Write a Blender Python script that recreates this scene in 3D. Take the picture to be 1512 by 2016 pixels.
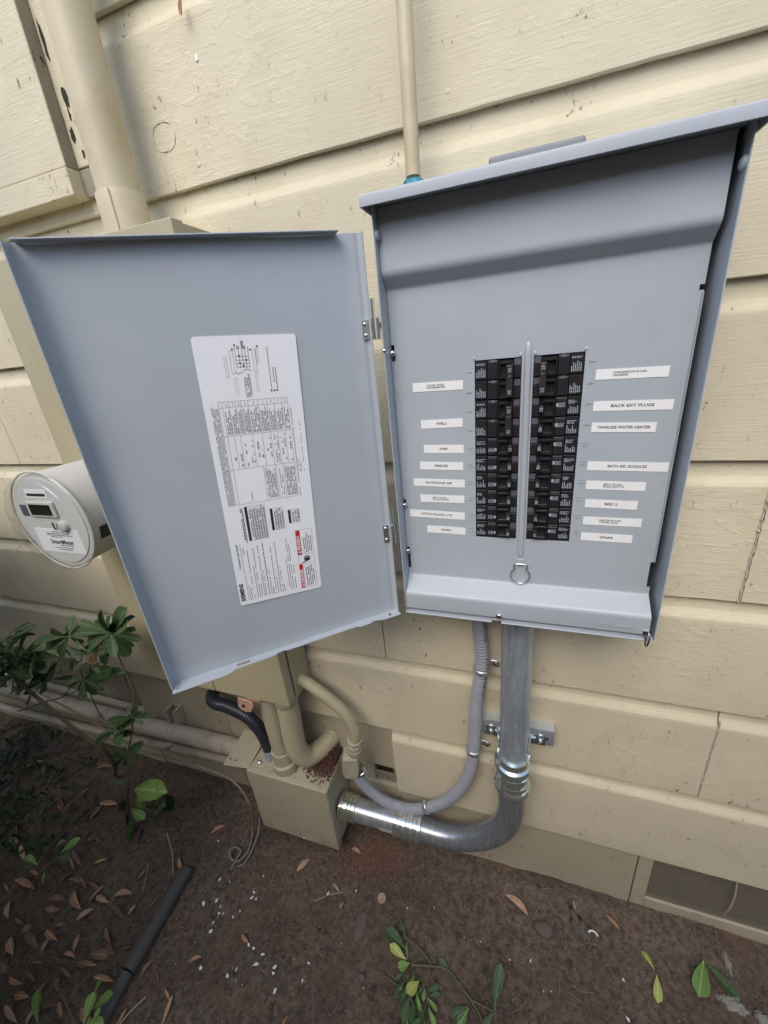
import bpy, bmesh, math, random
from math import sin, cos, pi, radians, sqrt
from mathutils import Vector, Matrix, noise

random.seed(7); rnd0 = random.Random(11)
for o in list(bpy.data.objects): bpy.data.objects.remove(o, do_unlink=True)
scene = bpy.context.scene
COL = scene.collection

# ------------------------------------------------------------------ camera, sky, sun, exposure
CT = Vector((-0.0018, -0.6718, 1.3062))
CR = ((0.9462, 0.3099, -0.0932), (0.0351, -0.3846, -0.9224), (-0.3217, 0.8695, -0.3748))  # rows: right, down, forward
FPX, CX, CY = 791.06, 756.0, 1008.0
cam = bpy.data.cameras.new('camera'); camo = bpy.data.objects.new('camera', cam); COL.objects.link(camo)
cam.sensor_fit = 'HORIZONTAL'; cam.sensor_width = 36.0; cam.lens = FPX / 1512.0 * 36.0
cam.clip_start = 0.02; cam.clip_end = 500
camo.matrix_world = Matrix(((CR[0][0], -CR[1][0], -CR[2][0], CT.x),
                            (CR[0][1], -CR[1][1], -CR[2][1], CT.y),
                            (CR[0][2], -CR[1][2], -CR[2][2], CT.z), (0, 0, 0, 1)))
scene.camera = camo
SUN_DIR = Vector((-0.06, -0.67, 0.74)).normalized()      # towards the sun
world = bpy.data.worlds.new('World'); scene.world = world; world.use_nodes = True
wn = world.node_tree; wn.nodes.clear()
sky = wn.nodes.new('ShaderNodeTexSky'); sky.sky_type = 'NISHITA'; sky.sun_disc = False
sky.sun_elevation = math.asin(SUN_DIR.z); sky.sun_rotation = math.atan2(SUN_DIR.x, SUN_DIR.y)
sky.air_density = 1.0; sky.dust_density = 2.0; sky.ozone_density = 1.0
bg = wn.nodes.new('ShaderNodeBackground'); bg.inputs['Strength'].default_value = 0.15
wo = wn.nodes.new('ShaderNodeOutputWorld')
wn.links.new(sky.outputs[0], bg.inputs[0]); wn.links.new(bg.outputs[0], wo.inputs[0])
sl = bpy.data.lights.new('sun', 'SUN'); sl.energy = 1.0; sl.angle = radians(40); sl.color = (1.0, 0.93, 0.82)
so = bpy.data.objects.new('sun', sl); COL.objects.link(so)
so.rotation_euler = SUN_DIR.to_track_quat('Z', 'Y').to_euler(); so.location = (0, -3, 5)
scene.view_settings.view_transform = 'Standard'; scene.view_settings.look = 'None'
scene.view_settings.exposure = 0.74; scene.view_settings.gamma = 1.0; scene.view_settings.use_curve_mapping = False
scene.render.engine = 'CYCLES'
scene.cycles.max_bounces = 6; scene.cycles.diffuse_bounces = 3; scene.cycles.glossy_bounces = 3; scene.cycles.transparent_max_bounces = 8

# ------------------------------------------------------------------ helpers
def ray(u, v):
    a, b = (u - CX) / FPX, (v - CY) / FPX
    return Vector([CR[0][i] * a + CR[1][i] * b + CR[2][i] for i in range(3)])
def at_y(u, v, Y):
    r = ray(u, v); return CT + r * ((Y - CT.y) / r.y)
def at_z(u, v, Z):
    r = ray(u, v); return CT + r * ((Z - CT.z) / r.z)

def tag(o, label=None, cat=None, group=None, kind=None):
    if label: o['label'] = label
    if cat: o['category'] = cat
    if group: o['group'] = group
    if kind: o['kind'] = kind
    return o
def empty(name, loc, label, cat, group=None):
    o = bpy.data.objects.new(name, None); COL.objects.link(o); o.location = loc
    o.empty_display_size = 0.02
    return tag(o, label, cat, group)
def wloc(o):
    v = o.location.copy()
    return v
def attach(o, parent):
    o.parent = parent
    p = parent; M = Matrix.Identity(4)
    chain = []
    while p is not None: chain.append(p); p = p.parent
    for q in reversed(chain):
        M = M @ q.matrix_parent_inverse @ Matrix.LocRotScale(q.location, q.rotation_euler, q.scale)
    o.matrix_parent_inverse = M.inverted()
def link(name, mesh, mat=None, parent=None, smooth=None):
    o = bpy.data.objects.new(name, mesh); COL.objects.link(o)
    if mat is not None and not mesh.materials:
        for m in (mat if isinstance(mat, (list, tuple)) else [mat]): mesh.materials.append(m)
    if parent is not None: attach(o, parent)
    return o

class MB:
    def __init__(s): s.v = []; s.f = []; s.m = []
    def add(s, vs, fs, mi=0):
        b = len(s.v); s.v += [tuple(p) for p in vs]
        s.f += [tuple(b + i for i in f) for f in fs]; s.m += [mi] * len(fs)
        return s
    def box(s, a, b, mi=0):
        x0, y0, z0 = [min(a[i], b[i]) for i in range(3)]; x1, y1, z1 = [max(a[i], b[i]) for i in range(3)]
        return s.add([(x0,y0,z0),(x1,y0,z0),(x1,y1,z0),(x0,y1,z0),(x0,y0,z1),(x1,y0,z1),(x1,y1,z1),(x0,y1,z1)],
              [(0,3,2,1),(4,5,6,7),(0,1,5,4),(1,2,6,5),(2,3,7,6),(3,0,4,7)], mi)
    def quad(s, a, b, c, d, mi=0): return s.add([a, b, c, d], [(0,1,2,3)], mi)
    def tube(s, path, rad, seg=20, cap=True, mi=0, closed=False):
        path = [Vector(p) for p in path]; n = len(path)
        T = []
        for i in range(n):
            if closed: t = path[(i+1) % n] - path[i-1]
            else: t = path[min(i+1, n-1)] - path[max(i-1, 0)]
            T.append(t.normalized())
        ref = Vector((0, 0, 1)) if abs(T[0].z) < .9 else Vector((1, 0, 0))
        N = (ref - T[0] * ref.dot(T[0])).normalized()
        vs = []
        for i in range(n):
            N = (N - T[i] * N.dot(T[i])).normalized(); B = T[i].cross(N)
            r = rad(i) if callable(rad) else (rad[i] if isinstance(rad, (list, tuple)) else rad)
            for k in range(seg):
                a = 2 * pi * k / seg
                vs.append(path[i] + N * (cos(a) * r) + B * (sin(a) * r))
        fs = []
        for i in range(n if closed else n - 1):
            j = (i + 1) % n
            for k in range(seg):
                l = (k + 1) % seg
                fs.append((i*seg+k, i*seg+l, j*seg+l, j*seg+k))
        if cap and not closed:
            fs.append(tuple(reversed(range(seg)))); fs.append(tuple((n-1)*seg + k for k in range(seg)))
        return s.add(vs, fs, mi)
    def lathe(s, org, axis, prof, seg=28, mi=0, cap=True):
        # prof: list of (distance along axis, radius)
        org = Vector(org); ax = Vector(axis).normalized()
        return s.tube_prof(org, ax, prof, seg, mi, cap)
    def tube_prof(s, org, ax, prof, seg, mi, cap):
        ref = Vector((0, 0, 1)) if abs(ax.z) < .9 else Vector((1, 0, 0))
        N = (ref - ax * ref.dot(ax)).normalized(); B = ax.cross(N)
        vs = []
        for d, r in prof:
            for k in range(seg):
                a = 2 * pi * k / seg; vs.append(org + ax * d + N * (cos(a) * r) + B * (sin(a) * r))
        fs = []
        for i in range(len(prof) - 1):
            for k in range(seg):
                l = (k + 1) % seg; fs.append((i*seg+k, i*seg+l, (i+1)*seg+l, (i+1)*seg+k))
        if cap:
            fs.append(tuple(reversed(range(seg)))); fs.append(tuple((len(prof)-1)*seg + k for k in range(seg)))
        return s.add(vs, fs, mi)
    def mesh(s, name, smooth=None, bevel=0, bseg=2, recalc=True):
        me = bpy.data.meshes.new(name); me.from_pydata([tuple(p) for p in s.v], [], s.f)
        for i, p in enumerate(me.polygons): p.material_index = s.m[i]
        if bevel or recalc:
            bm = bmesh.new(); bm.from_mesh(me)
            if recalc: bmesh.ops.recalc_face_normals(bm, faces=bm.faces)
            if bevel:
                es = [e for e in bm.edges if len(e.link_faces) == 2 and e.calc_face_angle(0) > .5]
                bmesh.ops.bevel(bm, geom=es, offset=bevel, segments=bseg, affect='EDGES', profile=.5, clamp_overlap=True)
            bm.to_mesh(me); bm.free()
        if smooth is not None:
            for p in me.polygons: p.use_smooth = True
            try: me.set_sharp_from_angle(angle=radians(smooth))
            except Exception: pass
        return me
    def build(s, name, mat, parent=None, **k):
        return link(name, s.mesh(name, **k), mat, parent)

def spline(pts, step):
    P = [Vector(p) for p in pts]; out = []
    P = [P[0] * 2 - P[1]] + P + [P[-1] * 2 - P[-2]]
    raw = []
    for i in range(1, len(P) - 2):
        for k in range(24):
            t = k / 24; a, b, c, d = P[i-1], P[i], P[i+1], P[i+2]
            raw.append(.5 * ((2*b) + (c-a)*t + (2*a-5*b+4*c-d)*t*t + (3*b-a-3*c+d)*t*t*t))
    raw.append(P[-2]); L = [0]
    for i in range(1, len(raw)): L.append(L[-1] + (raw[i] - raw[i-1]).length)
    n = max(2, int(L[-1] / step)); j = 0
    for k in range(n + 1):
        s = L[-1] * k / n
        while j < len(raw) - 2 and L[j+1] < s: j += 1
        t = (s - L[j]) / max(1e-9, L[j+1] - L[j]); out.append(raw[j].lerp(raw[j+1], min(1, t)))
    return out
def arc(c, r, a0, a1, n, ax1, ax2):
    c, ax1, ax2 = Vector(c), Vector(ax1), Vector(ax2)
    return [c + ax1 * (r * cos(a0 + (a1-a0)*k/n)) + ax2 * (r * sin(a0 + (a1-a0)*k/n)) for k in range(n+1)]

_tc = {}
def text_mesh(s, size=1.0, extrude=0.0, align='CENTER', xs=1.0, bold=0.0):
    key = (s, size, extrude, align, xs, bold)
    if key in _tc: return _tc[key]
    cu = bpy.data.curves.new('t', 'FONT'); cu.body = s; cu.size = size; cu.extrude = extrude
    cu.align_x = align; cu.align_y = 'CENTER'; cu.resolution_u = 2; cu.space_line = .95; cu.offset = bold * size
    o = bpy.data.objects.new('t', cu); COL.objects.link(o)
    dg = bpy.context.evaluated_depsgraph_get(); dg.update()
    me = bpy.data.meshes.new_from_object(o.evaluated_get(dg)); me.materials.clear()
    bpy.data.objects.remove(o, do_unlink=True); bpy.data.curves.remove(cu)
    if xs != 1.0: me.transform(Matrix.Diagonal((xs, 1, 1, 1)))
    _tc[key] = me
    return me
def place(me, org, right, up):
    r, u = Vector(right).normalized(), Vector(up).normalized(); n = r.cross(u)
    m = me.copy()
    m.transform(Matrix(((r.x, u.x, n.x, org[0]), (r.y, u.y, n.y, org[1]), (r.z, u.z, n.z, org[2]), (0, 0, 0, 1))))
    return m
def merge(meshes, name):
    mb = MB()
    for me in meshes:
        mb.add([v.co[:] for v in me.vertices], [tuple(p.vertices) for p in me.polygons])
    return mb.mesh(name, recalc=False)

# ------------------------------------------------------------------ materials
def nt(name):
    m = bpy.data.materials.new(name); m.use_nodes = True
    t = m.node_tree; b = t.nodes['Principled BSDF']; return m, t, b
def N(t, typ, **k):
    n = t.nodes.new('ShaderNode' + typ)
    for a, v in k.items():
        if a in n.inputs: n.inputs[a].default_value = v
        else: setattr(n, a, v)
    return n
def ramp(t, fac, stops):
    r = N(t, 'ValToRGB'); els = r.color_ramp.elements
    while len(els) < len(stops): els.new(.5)
    for e, (p, c) in zip(els, stops): e.position = p; e.color = (c, c, c, 1) if isinstance(c, (int, float)) else (*c, 1)
    t.links.new(fac, r.inputs[0]); return r.outputs[0]
def coords(t, scale=(1, 1, 1), kind='Object'):
    c = N(t, 'TexCoord'); mp = N(t, 'Mapping'); mp.inputs['Scale'].default_value = scale
    t.links.new(c.outputs[kind], mp.inputs[0]); return mp.outputs[0]
def mixc(t, fac, a, b, mode='MIX'):
    m = N(t, 'Mix', data_type='RGBA', blend_type=mode)
    def s(sock, v):
        if hasattr(v, 'links') or hasattr(v, 'is_linked'): t.links.new(v, sock)
        else: sock.default_value = (*v, 1) if isinstance(v, tuple) else v
    s(m.inputs[0], fac); s(m.inputs[6], a); s(m.inputs[7], b)
    return m.outputs[2]
def noise_tex(t, vec, scale, detail=4, rough=.55):
    n = N(t, 'TexNoise'); n.inputs['Scale'].default_value = scale; n.inputs['Detail'].default_value = detail
    n.inputs['Roughness'].default_value = rough; t.links.new(vec, n.inputs['Vector']); return n.outputs['Fac']
def bump(t, b, h, strength=.3, dist=.002, chain=None):
    n = N(t, 'Bump'); n.inputs['Strength'].default_value = strength; n.inputs['Distance'].default_value = dist
    t.links.new(h, n.inputs['Height'])
    if chain is not None: t.links.new(chain, n.inputs['Normal'])
    t.links.new(n.outputs[0], b.inputs['Normal']); return n.outputs[0]
def simple(name, col, rough=.5, metal=0.0, var=.12, nscale=25, bs=.0, bscale=300, spec=None, dirt=None, dscale=12):
    m, t, b = nt(name); v = coords(t)
    f = noise_tex(t, v, nscale)
    c = mixc(t, f, tuple(x * (1 - var) for x in col), tuple(min(1, x * (1 + var)) for x in col))
    if dirt:
        f2 = ramp(t, noise_tex(t, v, dscale, 8, .7), [(.52, 0.0), (.72, 1.0)])
        c = mixc(t, f2, c, dirt)
    t.links.new(c, b.inputs['Base Color']); b.inputs['Roughness'].default_value = rough; b.inputs['Metallic'].default_value = metal
    if spec is not None: b.inputs['Specular IOR Level'].default_value = spec
    if bs: bump(t, b, noise_tex(t, v, bscale, 3), bs, .001)
    return m

def wood_paint(name, col, dark=(.13, .105, .08), speck=.63, fine=1.0):
    m, t, b = nt(name); v = coords(t); vs = coords(t, (2.0, 20, 60))
    n1 = noise_tex(t, v, 2.6, 3)
    c = mixc(t, ramp(t, n1, [(.3, 0.0), (.7, 1.0)]), tuple(x * .88 for x in col), tuple(min(1, x * 1.05) for x in col))
    big = noise_tex(t, v, 13, 3, .65)
    c = mixc(t, ramp(t, big, [(.48, 0.0), (.78, .45)]), c, tuple(x * y for x, y in zip(col, (.80, .77, .70))))
    fl = noise_tex(t, coords(t, (1, 1, .5)), 105, 2, .6)
    flk = ramp(t, fl, [(speck, 0.0), (speck + .05, 1.0)])
    clump = ramp(t, big, [(.50, 0.0), (.64, 1.0)])
    mm = N(t, 'Math', operation='MULTIPLY'); t.links.new(clump, mm.inputs[0]); t.links.new(flk, mm.inputs[1])
    c = mixc(t, mm.outputs[0], c, dark)
    t.links.new(c, b.inputs['Base Color']); b.inputs['Roughness'].default_value = .6
    b.inputs['Specular IOR Level'].default_value = .3
    g = noise_tex(t, vs, 6, 4, .75)
    bl = ramp(t, noise_tex(t, coords(t, (.8, 1, 1.3)), 46, 3, .6), [(.52, 0.0), (.58, .8), (.75, 1.0)])
    pm = N(t, 'Math', operation='MULTIPLY'); t.links.new(bl, pm.inputs[0])
    t.links.new(ramp(t, n1, [(.44, 0.05), (.60, 1.0)]), pm.inputs[1])
    ad = N(t, 'Math', operation='MULTIPLY_ADD'); t.links.new(pm.outputs[0], ad.inputs[0]); ad.inputs[1].default_value = .55; t.links.new(g, ad.inputs[2])
    bump(t, b, ad.outputs[0], .40 * fine, .0022)
    return m

def metal_galv(name, col=(.55, .58, .62), rough=.36, spangle=True, met=.9, tint=None):
    m, t, b = nt(name); v = coords(t)
    f = noise_tex(t, coords(t, (46, 46, 5)), 3, 3, .7)
    c = mixc(t, ramp(t, f, [(.35, 0.0), (.65, 1.0)]), tuple(x * .78 for x in col), tuple(min(1, x * 1.10) for x in col))
    if spangle:
        vo = N(t, 'TexVoronoi'); vo.inputs['Scale'].default_value = 170; t.links.new(coords(t, (1, 1, .45)), vo.inputs['Vector'])
        sp = N(t, 'SeparateColor'); t.links.new(vo.outputs['Color'], sp.inputs[0])
        c = mixc(t, ramp(t, sp.outputs[0], [(.1, 0.0), (.9, .35)]), c, tuple(x * .62 for x in col))
    if tint: c = mixc(t, ramp(t, noise_tex(t, v, 55, 2), [(.45, 0.0), (.62, .8)]), c, tint)
    t.links.new(c, b.inputs['Base Color']); b.inputs['Metallic'].default_value = met
    b.inputs['Roughness'].default_value = rough
    return m

def soil_mat():
    m, t, b = nt('soil'); v = coords(t)
    a = noise_tex(t, v, 4.5, 4, .6); d = noise_tex(t, v, 75, 5, .72)
    c = mixc(t, ramp(t, a, [(.32, 0.0), (.68, 1.0)]), (.125, .092, .067), (.215, .168, .127))
    c = mixc(t, ramp(t, d, [(.34, 0.0), (.62, 1.0)]), (.062, .047, .037), c)
    c = mixc(t, ramp(t, d, [(.68, 0.0), (.76, 1.0)]), c, (.27, .22, .17))
    rd = ramp(t, noise_tex(t, v, 11, 2, .7), [(.58, 0.0), (.75, .5)])
    c = mixc(t, rd, c, (.18, .105, .075))
    t.links.new(c, b.inputs['Base Color']); b.inputs['Roughness'].default_value = .95; b.inputs['Specular IOR Level'].default_value = .15
    bump(t, b, d, .8, .006)
    return m

def leaf_mat(name, c0, c1, rough=.42):
    m, t, b = nt(name); oi = N(t, 'ObjectInfo'); v = coords(t)
    c = mixc(t, oi.outputs['Random'], c0, c1)
    sx = N(t, 'SeparateXYZ'); t.links.new(v, sx.inputs[0]); ab = N(t, 'Math', operation='ABSOLUTE'); t.links.new(sx.outputs[1], ab.inputs[0])
    c = mixc(t, ramp(t, ab.outputs[0], [(.008, .55), (.02, 0.0)]), c, tuple(min(1, x * 1.9 + .03) for x in c1))
    blot = noise_tex(t, v, 7, 3, .6)
    c = mixc(t, ramp(t, blot, [(.55, 0.0), (.75, .6)]), c, tuple(x * .5 for x in c0))
    t.links.new(c, b.inputs['Base Color']); t.links.new(ramp(t, blot, [(.35, rough - .08), (.7, min(1, rough + .25))]), b.inputs['Roughness'])
    wv = N(t, 'TexWave'); wv.inputs['Scale'].default_value = 3.2; wv.inputs['Distortion'].default_value = 2.5; t.links.new(v, wv.inputs['Vector'])
    bump(t, b, wv.outputs['Fac'], .07, .02)
    return m

M = {}
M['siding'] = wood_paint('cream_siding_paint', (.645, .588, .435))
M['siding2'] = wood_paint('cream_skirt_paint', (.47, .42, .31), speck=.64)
M['bare'] = wood_paint('weathered_board', (.30, .27, .21), dark=(.05, .04, .035), speck=.58)
M['dark'] = simple('dark_cavity', (.03, .026, .022), .9, var=.3)
M['caulk'] = simple('cracked_caulk', (.55, .50, .40), .7, var=.35, nscale=180, bs=.6, bscale=160)
def enamel(name, col):
    m, t, b = nt(name); v = coords(t)
    n = noise_tex(t, v, 7, 4, .6); f = noise_tex(t, v, 130, 2, .5)
    c = mixc(t, ramp(t, n, [(.3, 0.0), (.7, 1.0)]), tuple(x * .965 for x in col), tuple(x * 1.03 for x in col))
    c = mixc(t, ramp(t, f, [(.70, 0.0), (.78, .35)]), c, (.50, .47, .41))
    t.links.new(c, b.inputs['Base Color']); t.links.new(ramp(t, n, [(.35, .30), (.65, .46)]), b.inputs['Roughness'])
    bump(t, b, noise_tex(t, v, 520, 1), .05, .0006)
    return m
M['grey'] = enamel('grey_enamel', (.395, .440, .485))
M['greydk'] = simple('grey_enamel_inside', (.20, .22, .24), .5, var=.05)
M['beige'] = simple('beige_enamel', (.42, .38, .25), .5, var=.07, nscale=7, bs=.08, bscale=240, dirt=(.36, .32, .20), dscale=7)
M['beigebox'] = simple('beige_dusty_enamel', (.42, .385, .275), .6, var=.08, nscale=9, bs=.12, bscale=260, dirt=(.27, .23, .16), dscale=10)
M['riser'] = simple('painted_pipe', (.56, .49, .335), .45, var=.10, nscale=9, bs=.1, bscale=160, dirt=(.45, .36, .20), dscale=5)
M['pipe'] = simple('painted_drain_pipe', (.42, .37, .29), .6, var=.14, nscale=16, bs=.2, bscale=120, dirt=(.22, .18, .14), dscale=14)
M['galv'] = metal_galv('galvanised_steel', (.50, .565, .63), .36, True, .55)
M['galv2'] = metal_galv('bright_galvanised_steel', (.60, .63, .67), .28, False, .75)
M['elbow'] = metal_galv('dull_galvanised_steel', (.35, .38, .42), .30, False, .66)
M['zinc'] = metal_galv('zinc_plate', (.74, .79, .80), .15, False, .88, (.62, .72, .70))
M['strut'] = simple('bright_strut_zinc', (.60, .66, .72), .27, .7, var=.08, nscale=20)
M['zincy'] = metal_galv('yellow_zinc_plate', (.74, .75, .62), .15, False, .88, (.60, .72, .64))
M['chrome'] = simple('steel_screw', (.70, .72, .74), .22, 1.0, var=.05)
M['teal'] = simple('blue_zinc_connector', (.10, .33, .40), .2, .8, var=.5, nscale=90)
M['greyflex'] = simple('grey_pvc_jacket', (.30, .315, .36), .45, var=.06, nscale=20)
M['blackflex'] = simple('black_pvc_jacket', (.025, .028, .04), .38, var=.15, nscale=40)
M['black'] = simple('black_breaker_plastic', (.017, .017, .021), .34, var=.2, nscale=60)
M['black2'] = simple('sky_glint_and_port_plastic', (.10, .10, .12), .42, var=.15, nscale=60)  # sky highlight painted as lighter strips on the breakers; also colours the meter port
M['print'] = simple('white_print', (.38, .40, .45), .6, var=.05)
M['handle'] = simple('brown_black_toggle', (.030, .028, .027), .34, var=.15)
M['tape'] = simple('white_label_tape', (.82, .83, .84), .45, var=.02)
M['ink'] = simple('black_ink', (.02, .02, .025), .6, var=.1)
M['inkgrey'] = simple('grey_ink', (.22, .22, .24), .6, var=.1)
M['sticker'] = simple('white_sticker_paper', (.80, .82, .85), .5, var=.015, nscale=8)
M['red'] = simple('red_ink', (.50, .02, .03), .5, var=.03)
M['white'] = simple('white_plastic', (.75, .75, .76), .5, var=.04)
M['lcd'] = simple('dark_display', (.012, .016, .014), .15, var=.2)
M['meterbody'] = simple('light_grey_meter_plastic', (.55, .55, .52), .45, var=.06, nscale=10, dirt=(.45, .43, .38), dscale=9)
M['meterface'] = simple('grey_meter_face', (.56, .585, .57), .5, var=.03)
M['copper'] = simple('copper_tag', (.55, .34, .24), .5, .3, var=.25, nscale=80)
M['cable'] = simple('tan_cable_jacket', (.22, .18, .135), .6, var=.15, nscale=50)
M['hose'] = simple('black_drip_hose', (.075, .073, .070), .62, var=.25, nscale=30, bs=.15, bscale=200, dirt=(.10, .08, .065), dscale=30)
M['deadd0'] = simple('lap_dirt', (.085, .065, .05), .9, var=.5, nscale=200)
M['soil'] = soil_mat()
M['red_chip'] = simple('red_brown_debris', (.095, .042, .032), .9, var=.7, nscale=70)
M['red_soil'] = simple('red_crumbs', (.19, .075, .052), .9, var=.6, nscale=90)
M['tan_chip'] = simple('pale_wood_chip', (.40, .26, .18), .8, var=.3, nscale=50)
M['clod'] = simple('soil_clod', (.175, .14, .108), .95, var=.3, nscale=60, bs=.5, bscale=200)
M['stone'] = simple('brown_stone', (.125, .10, .08), .85, var=.2, nscale=40, bs=.3, bscale=120)
M['palestone'] = simple('pale_mortar', (.26, .245, .205), .9, var=.2, nscale=50, bs=.5, bscale=150)
M['paintchip'] = simple('white_paint_flake', (.80, .81, .80), .6, var=.06)
M['stem'] = simple('green_brown_stem', (.13, .12, .06), .7, var=.25, nscale=60)
M['stemdk'] = simple('dark_twig', (.05, .04, .03), .8, var=.25, nscale=60)
M['straw'] = simple('pale_straw', (.45, .38, .24), .7, var=.2, nscale=60)
M['leaf'] = leaf_mat('dark_green_leaf', (.030, .064, .022), (.060, .112, .036), .5)
M['leafl'] = leaf_mat('light_green_leaf', (.11, .20, .045), (.17, .29, .065))
M['leafy'] = leaf_mat('yellow_green_leaf', (.30, .37, .08), (.38, .42, .10))
M['dead'] = leaf_mat('dry_brown_leaf', (.34, .17, .085), (.46, .30, .19), .7)
M['deadd'] = leaf_mat('dark_dry_leaf', (.14, .085, .06), (.27, .165, .105), .8)
M['grass'] = leaf_mat('dark_ground_cover', (.026, .045, .020), (.055, .095, .032), .6)
def glass_mat():
    m, t, b = nt('clear_cover'); t.nodes.remove(b); out = t.nodes['Material Output']
    tr = N(t, 'BsdfTransparent'); tr.inputs[0].default_value = (.96, .97, .965, 1)
    gl = N(t, 'BsdfGlossy'); gl.inputs['Roughness'].default_value = .04
    fr = N(t, 'LayerWeight'); fr.inputs[0].default_value = .5
    mx = N(t, 'MixShader'); t.links.new(ramp(t, fr.outputs['Facing'], [(0.0, .05), (.55, .07), (.8, .22), (1.0, .75)]), mx.inputs[0]); t.links.new(tr.outputs[0], mx.inputs[1]); t.links.new(gl.outputs[0], mx.inputs[2])
    t.links.new(mx.outputs[0], out.inputs[0]); return m
M['glass'] = glass_mat()

# ------------------------------------------------------------------ ground
def gz(x, y):
    n = noise.noise(Vector((x * 2.1, y * 2.1, 3.1))) * .010 + noise.noise(Vector((x * 9, y * 9, 1.7))) * .0055
    n += noise.noise(Vector((x * 31, y * 31, 8.7))) * .0034 + abs(noise.noise(Vector((x * 62, y * 62, 4.2)))) * .0040
    edge = max(0, 1 - abs(y + .015) / .04)
    left = max(0, min(1, (-x - .75) / .5)) * .012 * noise.noise(Vector((x * 6, y * 6, 9)))
    return -.030 + n + edge * .012 * (0.6 + noise.noise(Vector((x * 7, 0, 5)))) + left
def axis(lo, hi, step, far):   # fine near the wall, coarser outwards
    a = []; x = lo
    while x <= hi: a.append(x); x += step
    l = []; d = step; x = lo
    while x > -far: d *= 1.22; x -= d; l.append(x)
    r = []; d = step; x = hi
    while x < far: d *= 1.22; x += d; r.append(x)
    return sorted(l) + a + r
gx = axis(-2.2, .9, .010, 60)
gy = [y for y in axis(-.85, .06, .010, 60) if y < .3]
mb = MB()
mb.add([(x, y, gz(x, y) if abs(x) < 6 and y > -6 else -.03) for y in gy for x in gx],
       [(j*len(gx)+i, j*len(gx)+i+1, (j+1)*len(gx)+i+1, (j+1)*len(gx)+i) for j in range(len(gy)-1) for i in range(len(gx)-1)])
tag(mb.build('ground', M['soil'], smooth=180), 'dark brown bare soil along the foot of the wall', None, None, 'structure')
def G(u, v, dz=0.0):
    p = at_z(u, v, -.030)
    for _ in range(3): p = at_z(u, v, gz(p.x, p.y) + dz)
    return p

# ------------------------------------------------------------------ house wall with lap siding
wall = empty('house_wall', (0, .03, 0), 'cream painted lap siding wall of the house behind the electrical boxes', 'wall')
PITCH = .2306; Z0 = 1.5755
def course_z(k): return Z0 - k * PITCH          # bottom edge of course k (k = 0 is the line above the panel)
prof = []
def board(x0, x1, zb, mat, seed):
    """one siding board: flat face, cove at its top, underside at its bottom"""
    zt = zb + PITCH
    pr = [(.0086, zb + .008), (.0086, zb + .0006), (.0012, zb), (.0, zb + .0012), (0, zb + .006), (0, zb + .06), (0, zb + .12), (0, zt - .046),
          (.0000, zt - .0390), (.0006, zt - .0372), (.0050, zt - .0312), (.0088, zt - .0255), (.0098, zt - .0232), (.0101, zt - .012), (.0105, zt + .008)]
    n = max(2, int((x1 - x0) / .02)); mb = MB(); vs = []
    for i in range(n + 1):
        x = x0 + (x1 - x0) * i / n
        w = noise.noise(Vector((x * 1.3, seed * 3.7, 0))) * .0011
        e = noise.noise(Vector((x * 16, seed * 7.1, 2))) * .0007 + max(0, noise.noise(Vector((x * 40, seed * 2.3, 6))) - .35) * .004
        w2 = noise.noise(Vector((x * 2.1, seed, 5))) * .0012
        for j, (y, z) in enumerate(pr):
            yy = y + (w if j < 9 else w * .5)
            zz = z + (e + w2 if j < 4 else (w2 if 8 <= j < 13 else 0))
            vs.append((x, yy, zz))
    m = len(pr)
    fs = [(i*m+j, (i+1)*m+j, (i+1)*m+j+1, i*m+j+1) for i in range(n) for j in range(m-1)]
    fs += [tuple(range(m)), tuple(reversed([n*m+j for j in range(m)]))]
    mb.add(vs, fs)
    me = mb.mesh('siding_board', recalc=False, smooth=32)
    return link('siding_board', me, mat, wall)
XL, XR = -3.6, 2.58
joints = {-4: [-1.9, .9], -3: [-.9, 1.4], -2: [-1.2, 1.0], -1: [-1.9, 1.3], 0: [.62], 1: [-2.2, 1.1], 2: [-1.25, .92], 3: [-1.9, .330], 4: [-.281, 1.2], 5: [-1.35, .3515], 6: [1.25]}
for k in range(-5, 7):
    xs = [XL] + joints.get(k, []) + [XR]
    for a, b in zip(xs, xs[1:]):
        if k == 5 and b <= -.3: pass
        a2, b2 = a + .0009, b - .0009
        if k == 6: a2 = max(a2, -.2915) if a2 < -.2915 < b2 else a2
        if k == 6 and a < -.2915 and b > -.2915:
            board(-.2915, b2, course_z(k), M['siding'], k * 5 + a); continue
        board(a2, b2, course_z(k), M['siding'], k * 5 + a)
# caulk beads in the two rough butt joints to the right of the conduit
def caulk(x, z0, z1, seed, w=.0032):
    mb = MB(); pts = []; n = int((z1 - z0) / .003)
    for i in range(n + 1):
        z = z0 + (z1 - z0) * i / n
        pts.append((x + noise.noise(Vector((z * 60, seed, 0))) * .0016, -.0002, z))
    rr = [max(.0004, w * (.30 + .75 * abs(noise.noise(Vector((p[2] * 170, seed, 3)))))) for p in pts]
    mb.tube(pts, rr, 6); return mb.build('caulk_bead', M['caulk'], wall, smooth=60)
caulk(.3515, course_z(5) + .001, course_z(4) - .02, 1.0); caulk(.330, course_z(3) + .001, course_z(2) - .03, 2.0, .0045)
def crack(x, z0, z1, seed, w=.0016):
    mb = MB(); n = int((z1 - z0) / .004); L_ = []; R_ = []
    for i in range(n + 1):
        z = z0 + (z1 - z0) * i / n; c_ = x + noise.noise(Vector((z * 70, seed, 0))) * .0020; h = max(.00015, w * (.25 + noise.noise(Vector((z * 120, seed, 9)))))
        L_.append((c_ - h, -.0030, z)); R_.append((c_ + h, -.0030, z))
    mb.add(L_ + R_, [(i, i + 1, n + 2 + i, n + 1 + i) for i in range(n)]); return mb
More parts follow.
